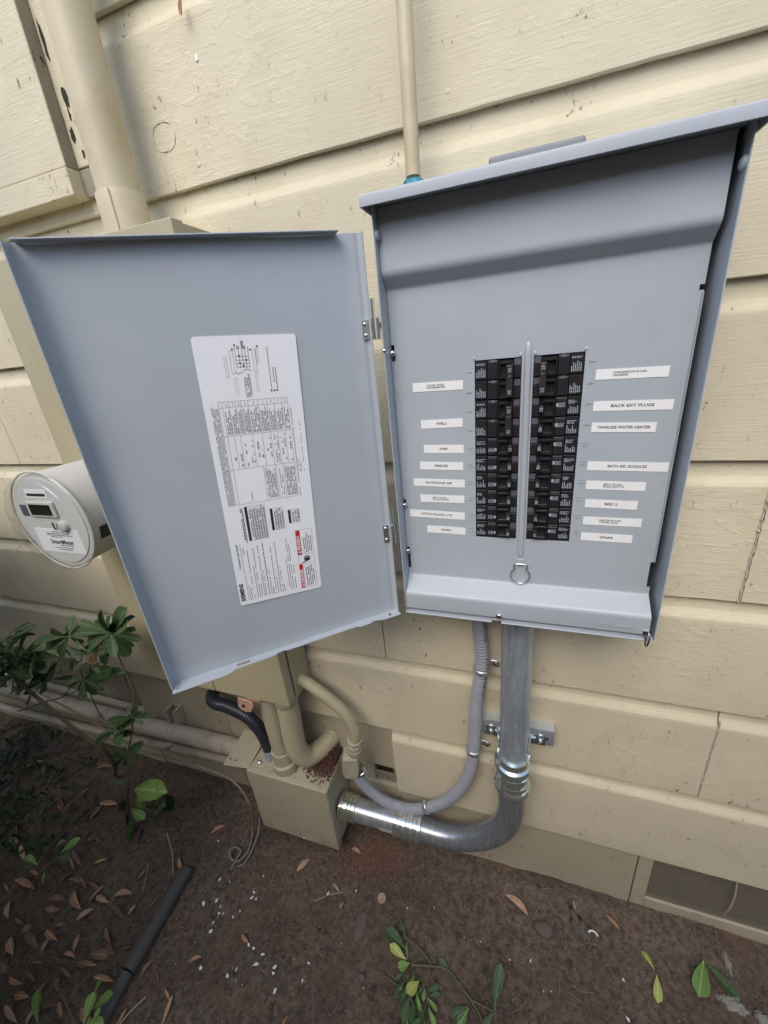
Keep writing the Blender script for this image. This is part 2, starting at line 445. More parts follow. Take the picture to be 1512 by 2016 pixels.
crk = crack(.3515, course_z(5) + .001, course_z(4) - .024, 1.0, .0009); c2 = crack(.330, course_z(3) + .001, course_z(2) - .03, 2.0, .0012); crk.add(c2.v, c2.f)
crk.build('joint_crack', M['dark'], wall, recalc=False)
rn = random.Random(77)
for k in range(-1, 7):
    x = -1.9 + rn.uniform(0, .2)
    while x < .85:
        if not (k == 6 and x < -.28):
            mb = MB(); mb.lathe((x, .0004, course_z(k) + .026 + rn.uniform(-.004, .004)), (0, -1, 0), [(0, .0042), (.0006, .0038), (.0010, .0024), (.0011, .0006)], 10); mb.build('nail_head', M['siding'], wall, smooth=60)
        x += .406 + rn.uniform(-.02, .02)
# sheathing behind everything
MB().box((XL, .045, -.3), (XR, .07, 2.95)).build('sheathing', M['bare'], wall)
# dirt and cobweb crumbs caught under the laps
rw = random.Random(5); mb = MB()
for k in range(-2, 7):
    zb_ = course_z(k)
    for i in range(900):
        x_ = rw.uniform(-2.0, .9); cl_ = noise.noise(Vector((x_ * 3.1, k * 5.3, 1.0)))
        if cl_ < rw.uniform(-.1, .45) or (k == 6 and x_ < -.29): continue
        if k == 6 and x_ < -.29: continue
        s_ = rw.uniform(.0005, .0017); c_ = Vector((x_, rw.uniform(.004, .0098), zb_ - abs(rw.gauss(0, .0035)))); d_ = [Vector((rw.uniform(-1, 1), rw.uniform(-.4, .4), rw.uniform(-1, 1))) * s_ for _ in range(4)]
        mb.add([c_ + q_ for q_ in d_], [(0, 1, 2), (0, 2, 3), (0, 1, 3), (1, 2, 3)])
o = mb.build('lap_dirt', M['deadd0'], wall, recalc=False); o['kind'] = 'stuff'
mb = MB(); kc = at_y(323, 270, 0); 
mb.tube([Vector((kc.x + .021 * cos(a), -.0004 + .0004 * sin(5 * a), kc.z + .019 * sin(a) + .0012 * sin(3 * a))) for a in [2 * pi * i / 40 for i in range(40)]], [.0002 + .0005 * abs(sin(i * .7)) for i in range(40)], 6, closed=True)
mb.build('knot_ring', M['siding'], wall, smooth=60, recalc=False)
kc = at_y(386, 113, -.0012); mb = MB(); mb.box(kc - Vector((.0028, 0, .0040)), kc + Vector((.0028, .0016, .0038))); mb.build('bare_spot', M['paintchip'], wall, bevel=.0012)
# skirt boards below the last course
sk = [(-.405, .262), (.262, .2965), (1.2, XR)]
def flatboard(name, x0, x1, y0, y1, z0, z1, mat, seed, bev=.0012):
    n = max(1, int((x1 - x0) / .03)); mb = MB(); vs = []
    for i in range(n + 1):
        x = x0 + (x1 - x0) * i / n
        e = noise.noise(Vector((x * 8, seed, 1))) * .0012; f = noise.noise(Vector((x * 2, seed, 4))) * .0012
        vs += [(x, y1, z0 + e), (x, y0 + f, z0 + e), (x, y0 + f, z0 + e + .003), (x, y0 + f, z1 - .003), (x, y0 + f, z1), (x, y1, z1)]
    fs = [(i*6+j, (i+1)*6+j, (i+1)*6+j+1, i*6+j+1) for i in range(n) for j in range(5)]
    fs += [tuple(range(6)), tuple(reversed([n*6+j for j in range(6)]))]
    mb.add(vs, fs); return link(name, mb.mesh(name, recalc=True, smooth=35), mat, wall)
zsk = course_z(6) + .006
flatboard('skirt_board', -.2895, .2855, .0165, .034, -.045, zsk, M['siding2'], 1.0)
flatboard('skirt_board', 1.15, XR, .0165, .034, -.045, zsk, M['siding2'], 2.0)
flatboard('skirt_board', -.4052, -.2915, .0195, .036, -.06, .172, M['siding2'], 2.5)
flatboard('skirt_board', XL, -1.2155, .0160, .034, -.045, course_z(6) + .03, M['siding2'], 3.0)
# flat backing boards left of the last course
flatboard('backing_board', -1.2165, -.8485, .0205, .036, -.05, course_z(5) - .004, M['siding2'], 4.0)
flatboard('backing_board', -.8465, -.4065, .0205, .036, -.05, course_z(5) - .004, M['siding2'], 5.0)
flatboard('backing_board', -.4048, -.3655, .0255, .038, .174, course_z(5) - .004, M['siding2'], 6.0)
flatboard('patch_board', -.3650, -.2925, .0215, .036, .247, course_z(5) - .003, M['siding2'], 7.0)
MB().box((-.3650, .0305, .174), (-.2925, .036, .205)).build('block', M['bare'], wall, bevel=.001)
MB().box((-.3650, .043, .19), (-.292, .044, .26)).build('cavity_lining', M['dark'], wall)
MB().box((-.31, .026, .2), (-.2925, .042, .246)).build('stud', M['bare'], wall, bevel=.001)

# foundation vent with wire mesh
vent = empty('foundation_vent', (.29, .02, .02), 'low foundation vent of fine wire mesh in a painted wooden frame beneath the siding', 'vent')
VX0, VX1 = .2885, 1.145
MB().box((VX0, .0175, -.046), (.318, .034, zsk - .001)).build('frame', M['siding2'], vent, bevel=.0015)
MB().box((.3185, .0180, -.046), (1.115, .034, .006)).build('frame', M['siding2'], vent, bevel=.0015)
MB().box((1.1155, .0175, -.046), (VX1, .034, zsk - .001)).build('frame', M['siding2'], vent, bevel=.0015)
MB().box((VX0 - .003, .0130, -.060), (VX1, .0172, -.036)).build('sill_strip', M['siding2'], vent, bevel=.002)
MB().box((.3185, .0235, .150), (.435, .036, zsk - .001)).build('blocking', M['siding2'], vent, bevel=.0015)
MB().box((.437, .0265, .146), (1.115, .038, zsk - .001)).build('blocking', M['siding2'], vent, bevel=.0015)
mb = MB(); x = .316; i = 0
while x < 1.112:
    mb.box((x, .0248, .004), (x + .0014, .0259, .158)); x += .0052
z = .006
while z < .157:
    zz = z; mb.box((.315, .0236, zz), (1.112, .0247, zz + .0014)); z += .0052
wm = mb.build('wire_mesh', simple('dull_wire', (.21, .185, .14), .7, .2, var=.25), vent, recalc=False); wm['kind'] = 'stuff'
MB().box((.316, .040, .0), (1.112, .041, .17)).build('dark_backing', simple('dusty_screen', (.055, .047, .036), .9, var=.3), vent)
mb = MB()
for k in range(14):
    x = .322 + k * .0078 + random.uniform(-.002, .002); mb.tube([(x, .0296, .156), (x + random.uniform(-.003, .003), .022, .161 + random.uniform(0, .006))], .0006, 5)
o = mb.build('bent_wire_ends', M['palestone'], vent, recalc=False); o['kind'] = 'stuff'
mb = MB(); mb.tube(spline([at_y(1452, 1733, .014), at_y(1446, 1765, .012), at_y(1436, 1788, .012), at_y(1424, 1801, .013)], .004), [.0011 + .0011 * sin(pi * i / 30) for i in range(60)], 7)
tag(mb.build('dry_stalk', M['straw'], smooth=60), 'single pale dry stalk hanging over the vent mesh', 'stalk')

# window casing at the upper left
wc = empty('window_casing', (-.745, 0, 1.60), 'cream window casing at the top left corner beside the thick riser pipe', 'casing')
def rough_box(name, a, b, mat, par, seed, bev=.002):
    return MB().box(a, b).build(name, mat, par, bevel=bev)
rough_box('side_board', (-1.75, -.030, 1.6375), (-.7425, .0008, 2.6), M['siding'], wc, 1)
rough_box('apron', (-1.75, -.0325, 1.5975), (-.7405, .0012, 1.6365), M['siding'], wc, 2)
rough_box('filler_strip', (-.7418, -.0075, 1.640), (-.690, .0085, 2.6), M['siding'], wc, 3)
rough_box('filler_block', (-.7400, -.0085, 1.5975), (-.697, .0088, 1.6375), M['bare'], wc, 4)
rough_box('end_grain', (-.7424, -.0290, 1.6385), (-.7414, -.0076, 2.6), M['bare'], wc, 5, .0003)
mb = MB()
rq = random.Random(8)
for hx, hz, hw, hh in ((-.7230, 1.7300, .0085, .0170), (-.7310, 1.6840, .0055, .0120), (-.7250, 1.7080, .0030, .0100), (-.7200, 1.6560, .0035, .0080), (-.7080, 1.6680, .0016, .0120), (-.7330, 1.8000, .0040, .0300)):
    pg = [(hx + hw * cos(a) * rq.uniform(.55, 1.15), -.0079, hz + hh * sin(a) * rq.uniform(.6, 1.1)) for a in [2 * pi * i / 13 for i in range(13)]]; mb.add(pg, [tuple(range(13))])
o = mb.build('knot_hole', M['dark'], wc)
lb = MB().box((-1.75, -.030, 1.5255), (-.94, .0005, 1.5485)).build('ledge_board', M['siding'], None, bevel=.002)
tag(lb, 'narrow cream ledge board under the window casing at the left edge', 'ledge')

# ------------------------------------------------------------------ fence added out of view to shade the foot of the wall
M['cedar'] = simple('shade_fence_cedar', (.26, .18, .11), .85, var=.25, nscale=8)
FYD = -1.75
fe = empty('added_shade_fence', (-1.3, FYD, 0), 'added cedar board fence out of view that shades the foot of the wall', 'fence')
x = -4.6
while x < 2.6:
    MB().box((x, FYD - .01, -.02), (x + .138, FYD + .01, 1.92 + rnd0.uniform(-.01, .01))).build('shade_fence_board', M['cedar'], fe); x += .142
for z in (.3, 1.6): MB().box((-4.6, FYD - .05, z), (2.7, FYD - .012, z + .09)).build('rail', M['cedar'], fe)

# ------------------------------------------------------------------ breaker panel
PX = .0017
panel = empty('breaker_panel', (PX, -.06, .885), 'open grey outdoor breaker panel with black breakers and white name labels', 'breaker panel')
BX0, BX1, BZ0, BZ1, BY = -.1822, .1856, .8855, 1.4668, -.125
mb = MB(); th = .0016
mb.box((BX0, -.004, BZ0), (BX1, -.0018, BZ1))
mb.box((BX0, BY, BZ0), (BX0 + th, -.0041, BZ1)); mb.box((BX1 - th, BY, BZ0), (BX1, -.0041, BZ1))
mb.box((BX0 + th, -.118, BZ0), (BX1 - th, -.0041, BZ0 + th)); mb.box((BX0 + th, BY, BZ1 - th), (BX1 - th, -.0041, BZ1))
mb.build('enclosure', M['grey'], panel, bevel=.0005, bseg=1)
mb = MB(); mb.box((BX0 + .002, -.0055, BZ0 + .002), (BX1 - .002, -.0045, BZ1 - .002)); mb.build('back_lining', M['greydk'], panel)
# lid
mb = MB()
lx0, lx1 = -.1890, .1925
pf = [(-.002, 1.4775), (-.139, 1.4712), (-.1432, 1.4706), (-.1452, 1.4690), (-.1456, 1.4665), (-.1452, 1.4585), (-.1438, 1.4580), (-.1434, 1.4592), (-.1434, 1.4655), (-.139, 1.4682), (-.002, 1.4745)]
def extr(pf, x0, x1, mb):
    n = len(pf); mb.add([(x, y, z) for x in (x0, x1) for y, z in pf], [(i, (i+1) % n, n + (i+1) % n, n + i) for i in range(n)] + [tuple(range(n)), tuple(range(2*n-1, n-1, -1))])
extr(pf, lx0, lx1, mb)
for xa, xb in ((lx0, lx0 + .0014), (lx1 - .0014, lx1)):
    mb.box((xa, -.1435, 1.4582), (xb, -.0025, 1.4695))
mb.build('lid', M['grey'], panel, smooth=30)
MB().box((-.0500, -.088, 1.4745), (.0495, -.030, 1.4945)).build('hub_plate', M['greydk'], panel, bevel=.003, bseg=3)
for sx in (BX0 + .0026, BX1 - .0026):
    mb = MB(); s = 1 if sx < 0 else -1
    mb.lathe((sx - s * .0012, -.1170, 1.4345), (s, 0, 0), [(0, .0068), (.0018, .0062), (.0034, .0045), (.0042, .002)], 18)
    mb.build('dimple', M['grey'], panel, smooth=60)

# dead front: a bent sheet with two breaker openings
DX0, DX1 = -.1800, .1772
def fillet(p0, p1, p2, r, n=6):
    p0, p1, p2 = Vector(p0), Vector(p1), Vector(p2); a = p1 + (p0-p1).normalized()*r; b = p1 + (p2-p1).normalized()*r
    return [tuple((1-t)**2 * a + 2*t*(1-t) * p1 + t*t * b) for t in [k/n for k in range(n+1)]]
key = [(-.1092, 1.4645), (-.1120, 1.3925), (-.0950, 1.3765), (-.0950, .9440), (-.1235, .9235), (-.1235, .8925), (-.1165, .8905)]
dp = [key[0]]
for i, r in zip(range(1, 6), (.0065, .0028, .003, .005, .003)): dp += fillet(key[i-1], key[i], key[i+1], r)
dp.append(key[-1])
OZ1, OZ0 = 1.2805, 1.0215
flat0 = max(i for i, p in enumerate(dp) if p[1] > 1.30 ); 
zs_cuts = [1.3385, 1.3330, 1.3095, 1.2885, OZ1, OZ0, 1.0810, 1.0660, .9960, .9560]
allp = dp + [(-.0950, z) for z in zs_cuts]
top = [p for p in allp if not (abs(p[0] + .0950) < 1e-6)]
allp = sorted(set([(round(a, 6), round(b, 6)) for a, b in allp]), key=lambda p: -p[1])
xc = [DX0, DX0 + .0045, -.0665, -.0071, .0071, .0666, DX1 - .0045, DX1]
def hole(i, z):
    if OZ0 < z < OZ1 and i in (2, 4): return True
    if i == 0 and (1.2885 < z < 1.3095 or 1.066 < z < 1.081 or .956 < z < .996): return True
    if i == 6 and (1.333 < z < 1.3385 or .956 < z < .996): return True
    return False
bm = bmesh.new(); V = [[bm.verts.new((x, y, z)) for x in xc] for y, z in allp]
for j in range(len(allp) - 1):
    zm = (allp[j][1] + allp[j+1][1]) / 2
    for i in range(len(xc) - 1):
        if not hole(i, zm): bm.faces.new((V[j][i], V[j+1][i], V[j+1][i+1], V[j][i+1]))
loose = [v for v in bm.verts if not v.link_faces]; bmesh.ops.delete(bm, geom=loose, context='VERTS')
bmesh.ops.recalc_face_normals(bm, faces=bm.faces)
if sum(f.normal.y for f in bm.faces) > 0: bmesh.ops.reverse_faces(bm, faces=bm.faces)
bmesh.ops.solidify(bm, geom=list(bm.faces), thickness=.0013)
me = bpy.data.meshes.new('dead_front'); bm.to_mesh(me); bm.free()
for p in me.polygons: p.use_smooth = True
me.set_sharp_from_angle(angle=radians(32))
link('dead_front', me, M['grey'], panel)
# side return edges of the dead front
for xa, z0, z1 in ((DX0, 1.083, 1.287), (DX1 - .0012, .998, 1.331)):
    MB().box((xa, -.0945, z0), (xa + .0012, -.0985, z1)).build('edge_fold', M['grey'], panel, bevel=.0004, bseg=1)
# pressed rib between the breaker columns with end dimples
mb = MB(); n = 24; vs = []; rows = []
zz = [1.2975, 1.2955, 1.2925, 1.288] + [1.28 - k * .02 for k in range(14)] + [.998, .9925, .9895, .988]
for i, z in enumerate(zz):
    k = min(1, i / 3, (len(zz) - 1 - i) / 3); h = .0034 * (k ** .6)
    for a in range(9):
        t = -1 + 2 * a / 8; w = .0047 * (.45 + .55 * k)
        vs.append((PX * .2 + t * w, -.0952 - h * sqrt(max(0, 1 - t * t)) , z))
fs = [(i*9+a, (i+1)*9+a, (i+1)*9+a+1, i*9+a+1) for i in range(len(zz)-1) for a in range(8)]
mb.add(vs, fs); mb.build('centre_rib', M['grey'], panel, smooth=70)
for x in (-.0665, -.0085, .0085, .0666):
    mb = MB(); mb.lathe((x, -.0952, OZ1 + .0028), (0, -1, 0), [(0, .0024), (.0004, .0020), (.0007, .0012), (.0008, .0004)], 14); mb.build('corner_dimple', M['grey'], panel, smooth=60)
# bottom flange of the enclosure and screws, clasp
mb = MB()
mb.box((BX0, -.1265, .8850), (-.0395, -.1180, .8868)); mb.box((-.0250, -.1265, .8850), (.1780, -.1180, .8868))
mb.box((-.0395, -.1200, .8850), (-.0250, -.1180, .8868))
mb.build('bottom_flange', M['grey'], panel, bevel=.0004, bseg=1)
def screw(c, nrm, r, par, mat=None, name='screw'):
    mb = MB(); mb.lathe(c, nrm, [(0, r), (r * .45, r * .98), (r * .75, r * .75), (r * .9, r * .35)], 16)
    return mb.build(name, mat or M['chrome'], par, smooth=50)
screw((-.0285, -.1238, .8985), (0, -1, 0), .0052, panel)
for z in (1.2990, 1.0725, .9900): screw((-.1778, -.0985, z), (.55, -1, 0), .0042, panel)
screw((-.1812, -.1230, 1.3035), (.3, -1, 0), .003, panel)
# latch loop, bottom right
mb = MB(); mb.tube([(.1760, -.1235, .9005), (.1768, -.1290, .8970), (.1770, -.1300, .8900), (.1764, -.1290, .8800), (.1752, -.1280, .8765), (.1738, -.1275, .8800), (.1735, -.1270, .8890), (.1740, -.1255, .8965)], .0013, 8, closed=True)
mb.box((.1690, -.1262, .8955), (.1790, -.1236, .9015)); mb.build('latch_loop', M['chrome'], panel, smooth=40)
# pull ring under the rib
mb = MB(); mb.box((-.0052, -.0990, .9780), (.0058, -.0950, .9895)); mb.build('ring_tab', M['white'] if False else M['grey'], panel, bevel=.0012)
pts = arc((.0010, -.0998, .9605), .0140, radians(128), radians(412), 30, (1, 0, 0), (0, 0, 1))
pts = pts + [Vector((.0105, -.0995, .9755)), Vector((.0112, -.0993, .9785)), Vector((.0085, -.0993, .9800)), Vector((.0060, -.0993, .9802)), Vector((-.0040, -.0993, .9802)), Vector((-.0065, -.0993, .9800)), Vector((-.0092, -.0993, .9785)), Vector((-.0085, -.0995, .9755))]
mb = MB(); mb.tube(pts, .00105, 9, closed=True); mb.build('pull_ring', M['chrome'], panel, smooth=60)

# circuit breakers
ROW = .0258
def printrows(mb, x0, x1, z0, z1, y, n, rnd, vertical=False, words=3, dens=.8):
    """ragged block of small unreadable print: one broken bar for each line of type"""
    for k in range(n):
        a = k / n; t = .46 / n; e = rnd.uniform(.45, 1) if dens < .78 else rnd.uniform(.75, 1); p = 0.0
        while p < e:
            q = min(e, p + rnd.uniform(.16, .4))
            if vertical:
                xa, xb = x0 + (x1-x0)*a, x0 + (x1-x0)*(a+t); za, zb = z0 + (z1-z0)*p, z0 + (z1-z0)*q
            else:
                xa, xb = x0 + (x1-x0)*p, x0 + (x1-x0)*q; za, zb = z0 + (z1-z0)*a, z0 + (z1-z0)*(a+t)
            mb.quad((xa, y, za), (xb, y, za), (xb, y, zb), (xa, y, zb)); p = q + .05
def breaker(side, row, amp, poles):
    """side -1 left column, +1 right column; row counted from the top"""
    rnd = random.Random(side * 100 + row)
    zt = OZ1 - .0005 - row * ROW; zb = zt - ROW * poles + .0007
    xo, xi = side * .0662, side * .0075            # outer end, inner end
    W = xi - xo
    X = lambda f: xo + W * f                          # 0 at the outer end, 1 at the centre rib
    t = link('circuit_breaker', None_mesh(), None, panel) if False else None
    body = MB(); body.box((xo, -.030, zb), (xi, -.0905, zt))
    for p in range(poles):
        a = zt - p * ROW - .0004; b = a - ROW + .0016
        body.box((X(.0), -.0900, b), (X(.27), -.0945, a))                     # label pad
        body.box((X(.285), -.0900, b), (X(.505), -.0962, a - .0035))          # raised block
        body.box((X(.285), -.0900, a - .0033), (X(.505), -.0938, a), 1)  # lighter strip, painting in the sky highlight on the top edge
        # handle escutcheon: frame with a recess
        body.box((X(.525), -.0900, b), (X(.555), -.0975, a - .003)); body.box((X(.80), -.0900, b), (X(.835), -.0975, a - .003))
        body.box((X(.555), -.0900, b), (X(.80), -.0975, b + .0045)); body.box((X(.555), -.0900, a - .0065), (X(.80), -.0968, a - .003))
        body.box((X(.845), -.0900, b), (X(1.0), -.0955, a - .0095)); body.box((X(.845), -.0900, a - .0090), (X(1.0), -.0940, a), 1)  # upper piece lighter, again the painted sky highlight
    o = link('circuit_breaker', body.mesh('circuit_breaker', bevel=.0005, bseg=1), [M['black'], M['black2']], panel)
    # print
    pr = MB()
    for p in range(poles):
        a = zt - p * ROW; b = a - ROW
        lx = sorted((X(.03), X(.25)))
        if poles == 2:
            printrows(pr, lx[0], lx[1], b + .004, b + .0165, -.09462, 6, rnd, True, dens=.55)
            if p == 0: printrows(pr, lx[0], lx[1], b + .0195, b + .0225, -.09462, 2, rnd, False, dens=.8)
        else:
            printrows(pr, lx[0], lx[1], b + .004, b + .0145, -.09462, 6, rnd, True, dens=.62)
            printrows(pr, lx[0], lx[1], b + .0165, b + .0215, -.09462, 3, rnd, False, dens=.7)
            mx = sorted((X(.31), X(.45)))
            zo = b + (.006 if side < 0 else .0125)
            printrows(pr, mx[0], mx[1], zo, zo + .0062, -.09632, 5, rnd, True, dens=.8)
            cx = X(.475); 
            for s in range(2): pr.quad((cx - .0012, -.09633, zo + .003 - .0022), (cx + .0012, -.09633, zo + .003 - .0022), (cx + .0012, -.09633, zo + .003 + .0022), (cx - .0012, -.09633, zo + .003 + .0022)) if s == 0 else None
        # small moulded outline box in the middle block
        if poles == 2:
            gx_ = X(.40); 
            for (da, db, dc, dd) in ((-.0022, -.0017, -.0015, .0015), (.0017, .0022, -.0015, .0015), (-.0022, .0022, -.0015, -.0011), (-.0022, .0022, .0011, .0015)):
                pr.quad((gx_ + da, -.09392, a - .0027 + dc + .0008), (gx_ + db, -.09392, a - .0027 + dc + .0008), (gx_ + db, -.09392, a - .0027 + dd + .0008), (gx_ + da, -.09392, a - .0027 + dd + .0008))
    link('fine_print', pr.mesh('fine_print', recalc=False), M['print'], o)
    # toggle
    h = MB(); f0, f1 = (.735, .835) if poles == 1 else ((.665, .815) if side < 0 else (.715, .865))
    x0, x1 = sorted((X(f0), X(f1))); xm = (x0 + x1) / 2
    if poles == 1: za, zb2 = zb + .0062, zb + .0158
    else: za, zb2 = zb + .0030, zt - .0075
    yb, yf = -.0915, -.1062 if poles == 1 else -.1080
    lean = -side * .0012
    h.add([(x0, yb, za), (x1, yb, za), (x1, yb, zb2), (x0, yb, zb2), (x0 + .0006 + lean, yf, za + .0006), (x1 - .0006 + lean, yf, za + .0006), (x1 - .0006 + lean, yf, zb2 - .0006), (x0 + .0006 + lean, yf, zb2 - .0006)],
          [(0,1,2,3), (7,6,5,4), (0,4,5,1), (1,5,6,2), (2,6,7,3), (3,7,4,0)])
    link('toggle', h.mesh('toggle', bevel=.0007), M['handle'], o)
    # rating on the toggle, reading along the toggle
    ms = []; up = (-1, 0, 0); rt = (0, 0, 1)
    if side < 0: up = (1, 0, 0); rt = (0, 0, -1)
    y = yf - .00015
    if poles == 1: ms.append(place(text_mesh(amp, .0056, bold=.02), (xm + lean, y, (za + zb2) / 2), rt, up))
    else:
        ms.append(place(text_mesh(amp, .0062), (xm + lean, y, zb2 - .006), rt, up))
        ms.append(place(text_mesh(amp, .0062), (xm + lean, y, za + .007), rt, up))
        ms.append(place(text_mesh('I', .0052), (xm + lean, y, zb2 - .0135), rt, up))
    link('rating_number', merge(ms, 'rating_number'), M['print'], o)
for side, row, amp, poles in [(-1, 0, '30', 2), (-1, 2, '30', 2)] + [(-1, r, '20' if r > 4 else '15', 1) for r in range(4, 10)] + \
        [(1, 0, '20', 2), (1, 2, '15', 1)] + [(1, r, '20' if r < 9 else '15', 1) for r in range(3, 10)]:
    breaker(side, row, amp, poles)
# embossed circuit numbers, pressed sideways into the sheet
for r in range(10):
    z = OZ1 - ROW * (r + .55)
    link('circuit_number', place(text_mesh(str(2*r+1), .0100, .0006, xs=.8), (-.0745, -.0953, z), (0, 0, -1), (1, 0, 0)), M['grey'], panel)
    link('circuit_number', place(text_mesh(str(2*r+2), .0100, .0006, xs=.8), (.0745, -.0953, z + .003), (0, 0, -1), (1, 0, 0)), M['grey'], panel)
link('serial_number', place(text_mesh('532001040401', .0072, .0006, xs=1.25), (.1330, -.1238, .9030), (1, 0, .01), (0, 0, 1)), M['grey'], panel)
# name labels
LABS = [('CRAWL SPACE\nWATERHEATER', -.1529, -.0822, 1.2511, -.0004), ('WELL', -.1439, -.0836, 1.1993, .0008), ('WIFI', -.1418, -.0829, 1.1621, -.0009),
 ('FRIDGE', -.1492, -.0841, 1.1364, -.0013), ('OUTDOOR GFI', -.1609, -.0823, 1.1095, -.0019), ('BED 3 PLUGS,\nOUTDOOR GFI', -.1516, -.0835, 1.0837, -.0007),
 ('KITCH PLUGS, LTS', -.1708, -.0833, 1.0569, -.0026), ('OVEN', -.1438, -.0825, 1.0306, -.0011), ('LIVING/KITCH PLUGS,\nLAUNDRY', .0799, .1574, 1.2516, -.0013),
 ('BACK EXT PLUGS', .0806, .1672, 1.2133, -.0018), ('TANKLESS WATER HEATER', .0810, .1531, 1.1865, -.0020), ('BATH GFI, SCONCES', .0807, .1735, 1.1351, -.0022),
 ('BED 3 PLUGS,\nBACK EXIT LTS', .0815, .1519, 1.1084, -.0018), ('BED 2', .0825, .1459, 1.0816, -.0017), ('HEATED FLOOR,\nTOWEL RACK', .0822, .1539, 1.0558, -.0009), ('SPARE', .0816, .1458, 1.0309, -.0012)]
for s, x0, x1, z, tl in LABS:
    rt = Vector((x1 - x0, 0, tl)).normalized(); up = Vector((-rt.z, 0, rt.x)); c = Vector(((x0 + x1) / 2, -.0953, z)); w = (x1 - x0) / 2; h = .0061
    mb = MB(); vs = []
    for dy in (0, -.00025):
        vs += [c + rt * a * w + up * b * h + Vector((0, dy, 0)) for a, b in ((-1, -1), (1, -1), (1, 1), (-1, 1))]
    mb.add(vs, [(3,2,1,0), (4,5,6,7), (0,1,5,4), (1,2,6,5), (2,3,7,6), (3,0,4,7)])
    o = mb.build('label_strip', M['tape'], panel)
    two = '\n' in s
    me = text_mesh(s, .0033 if two else .0048, 0, 'LEFT' if two else 'CENTER', 1.12 if two else (1.02 if len(s) > 16 else 1.25), .022)
    off = -.0125 if two else 0
    wd = max(v.co.x for v in me.vertices) - min(v.co.x for v in me.vertices)
    org = c + Vector((0, -.0004, 0)) + rt * (-wd / 2 - .002 if two else 0)
    link('lettering', place(me, org, rt, up), M['ink'], o)

# ------------------------------------------------------------------ panel door, swung open to the left
ANG = radians(39.45); DH = Vector((-.1984, -.1257, 0)); DD = Vector((-cos(ANG), -sin(ANG), 0)); DN = Vector((sin(ANG), -cos(ANG), 0))  # DN: towards the camera (door's inner face)
DW, DZ0, DZ1, SAG = .356, .8899, 1.4388, .0176   # the open door sags a little
def D(s, z, n=0.0): return DH + DD * s + DN * n + Vector((0, 0, z - SAG * s))
def dz(s, z): return z     # door is square
door = MB()
def dbox(mb, s0, s1, z0, z1, n0, n1, mi=0):
    vs = [D(s, z, n) for n in (n0, n1) for s, z in ((s0, z0), (s1, z0), (s1, z1), (s0, z1))]
    mb.add(vs, [(0,1,2,3), (7,6,5,4), (0,4,5,1), (1,5,6,2), (2,6,7,3), (3,7,4,0)], mi)
# sheet with gently rounded fold to the flanges
ns = 40; cols = [(0.0, .0065), (.0012, .0022), (.0035, .0004), (.0060, 0.0), (.0085, .0008), (.0105, .0008), (.0130, 0.0)] + [(.03 + k * .04, 0.0) for k in range(8)] + [(.3420, 0.0), (.3480, .0004), (.3520, .0010), (.3540, .0032), (.3550, .0075), (.3555, .0175)]
zrow = [DZ0, DZ0 + .002] + [DZ0 + .01 + k * .0350 for k in range(15)] + [DZ1 - .006, DZ1 - .002, DZ1]
def warp(s, z): return .0007 * sin(s * 21) * sin((z - .8) * 9)
vs = [D(s, z, n + (warp(s, z) if .012 < s < .345 else 0)) for z in zrow for s, n in cols]; nc = len(cols)
fs = [(j*nc+i, j*nc+i+1, (j+1)*nc+i+1, (j+1)*nc+i) for j in range(len(zrow)-1) for i in range(nc-1)]
bm = bmesh.new(); bv = [bm.verts.new(v) for v in vs]
for f in fs: bm.faces.new([bv[i] for i in f])
bmesh.ops.recalc_face_normals(bm, faces=bm.faces)
if sum(f.normal.dot(DN) for f in bm.faces) < 0: bmesh.ops.reverse_faces(bm, faces=bm.faces)
bmesh.ops.solidify(bm, geom=list(bm.faces), thickness=.0012)
me = bpy.data.meshes.new('door'); bm.to_mesh(me); bm.free()
for p in me.polygons: p.use_smooth = True
me.set_sharp_from_angle(angle=radians(40))
dooro = link('door', me, M['grey'], panel)
# top flange
mb = MB(); dbox(mb, .031, .3495, DZ1 - .0010, DZ1 + .0006, .0004, .0150); mb.build('top_flange', M['grey'], dooro, bevel=.0004, bseg=1)
# bottom flange with stepped edge and slots
def fl_w(s):
    pts = [(0, .0175), (.030, .0170), (.040, .0128), (.047, .0122), (.054, .0150), (.070, .0150), (.078, .0118), (.190, .0124), (.196, .0100), (.204, .0112), (.212, .0150), (.268, .0160), (.276, .0205), (.284, .0225), (.3555, .0235)]
    for (a, wa), (b, wb) in zip(pts, pts[1:]):
        if a <= s <= b: t = (s - a) / (b - a); t = t * t * (3 - 2 * t); return wa + (wb - wa) * t
    return .02
mb = MB(); ss = sorted(set([0, .3555, .014, .019, .345, .351, .248, .2665] + [k * .3555 / 90 for k in range(91)])); 
def fcell(s0, s1, f0, f1):
    for dzv in (0, -.0012):
        q = [D(s0, DZ0 + .0006 + dzv, fl_w(s0) * f0), D(s1, DZ0 + .0006 + dzv, fl_w(s1) * f0), D(s1, DZ0 + .0006 + dzv, fl_w(s1) * f1), D(s0, DZ0 + .0006 + dzv, fl_w(s0) * f1)]
        mb.quad(*(q if dzv == 0 else q[::-1]))
    e = [D(s0, DZ0 + .0006, fl_w(s0)), D(s1, DZ0 + .0006, fl_w(s1)), D(s1, DZ0 - .0006, fl_w(s1)), D(s0, DZ0 - .0006, fl_w(s0))]
    if f1 == 1: mb.quad(*e)
for a, b in zip(ss, ss[1:]):
    m_ = (a + b) / 2
    inslot = .248 < m_ < .2665 or .014 < m_ < .019 or .345 < m_ < .351
    fcell(a, b, .02, .38); 
    if not inslot: fcell(a, b, .38, .72)
    elif .345 < m_ < .351: fcell(a, b, .45, .62)
    fcell(a, b, .72, 1)
mb.build('bottom_flange', M['grey'], dooro, recalc=False)
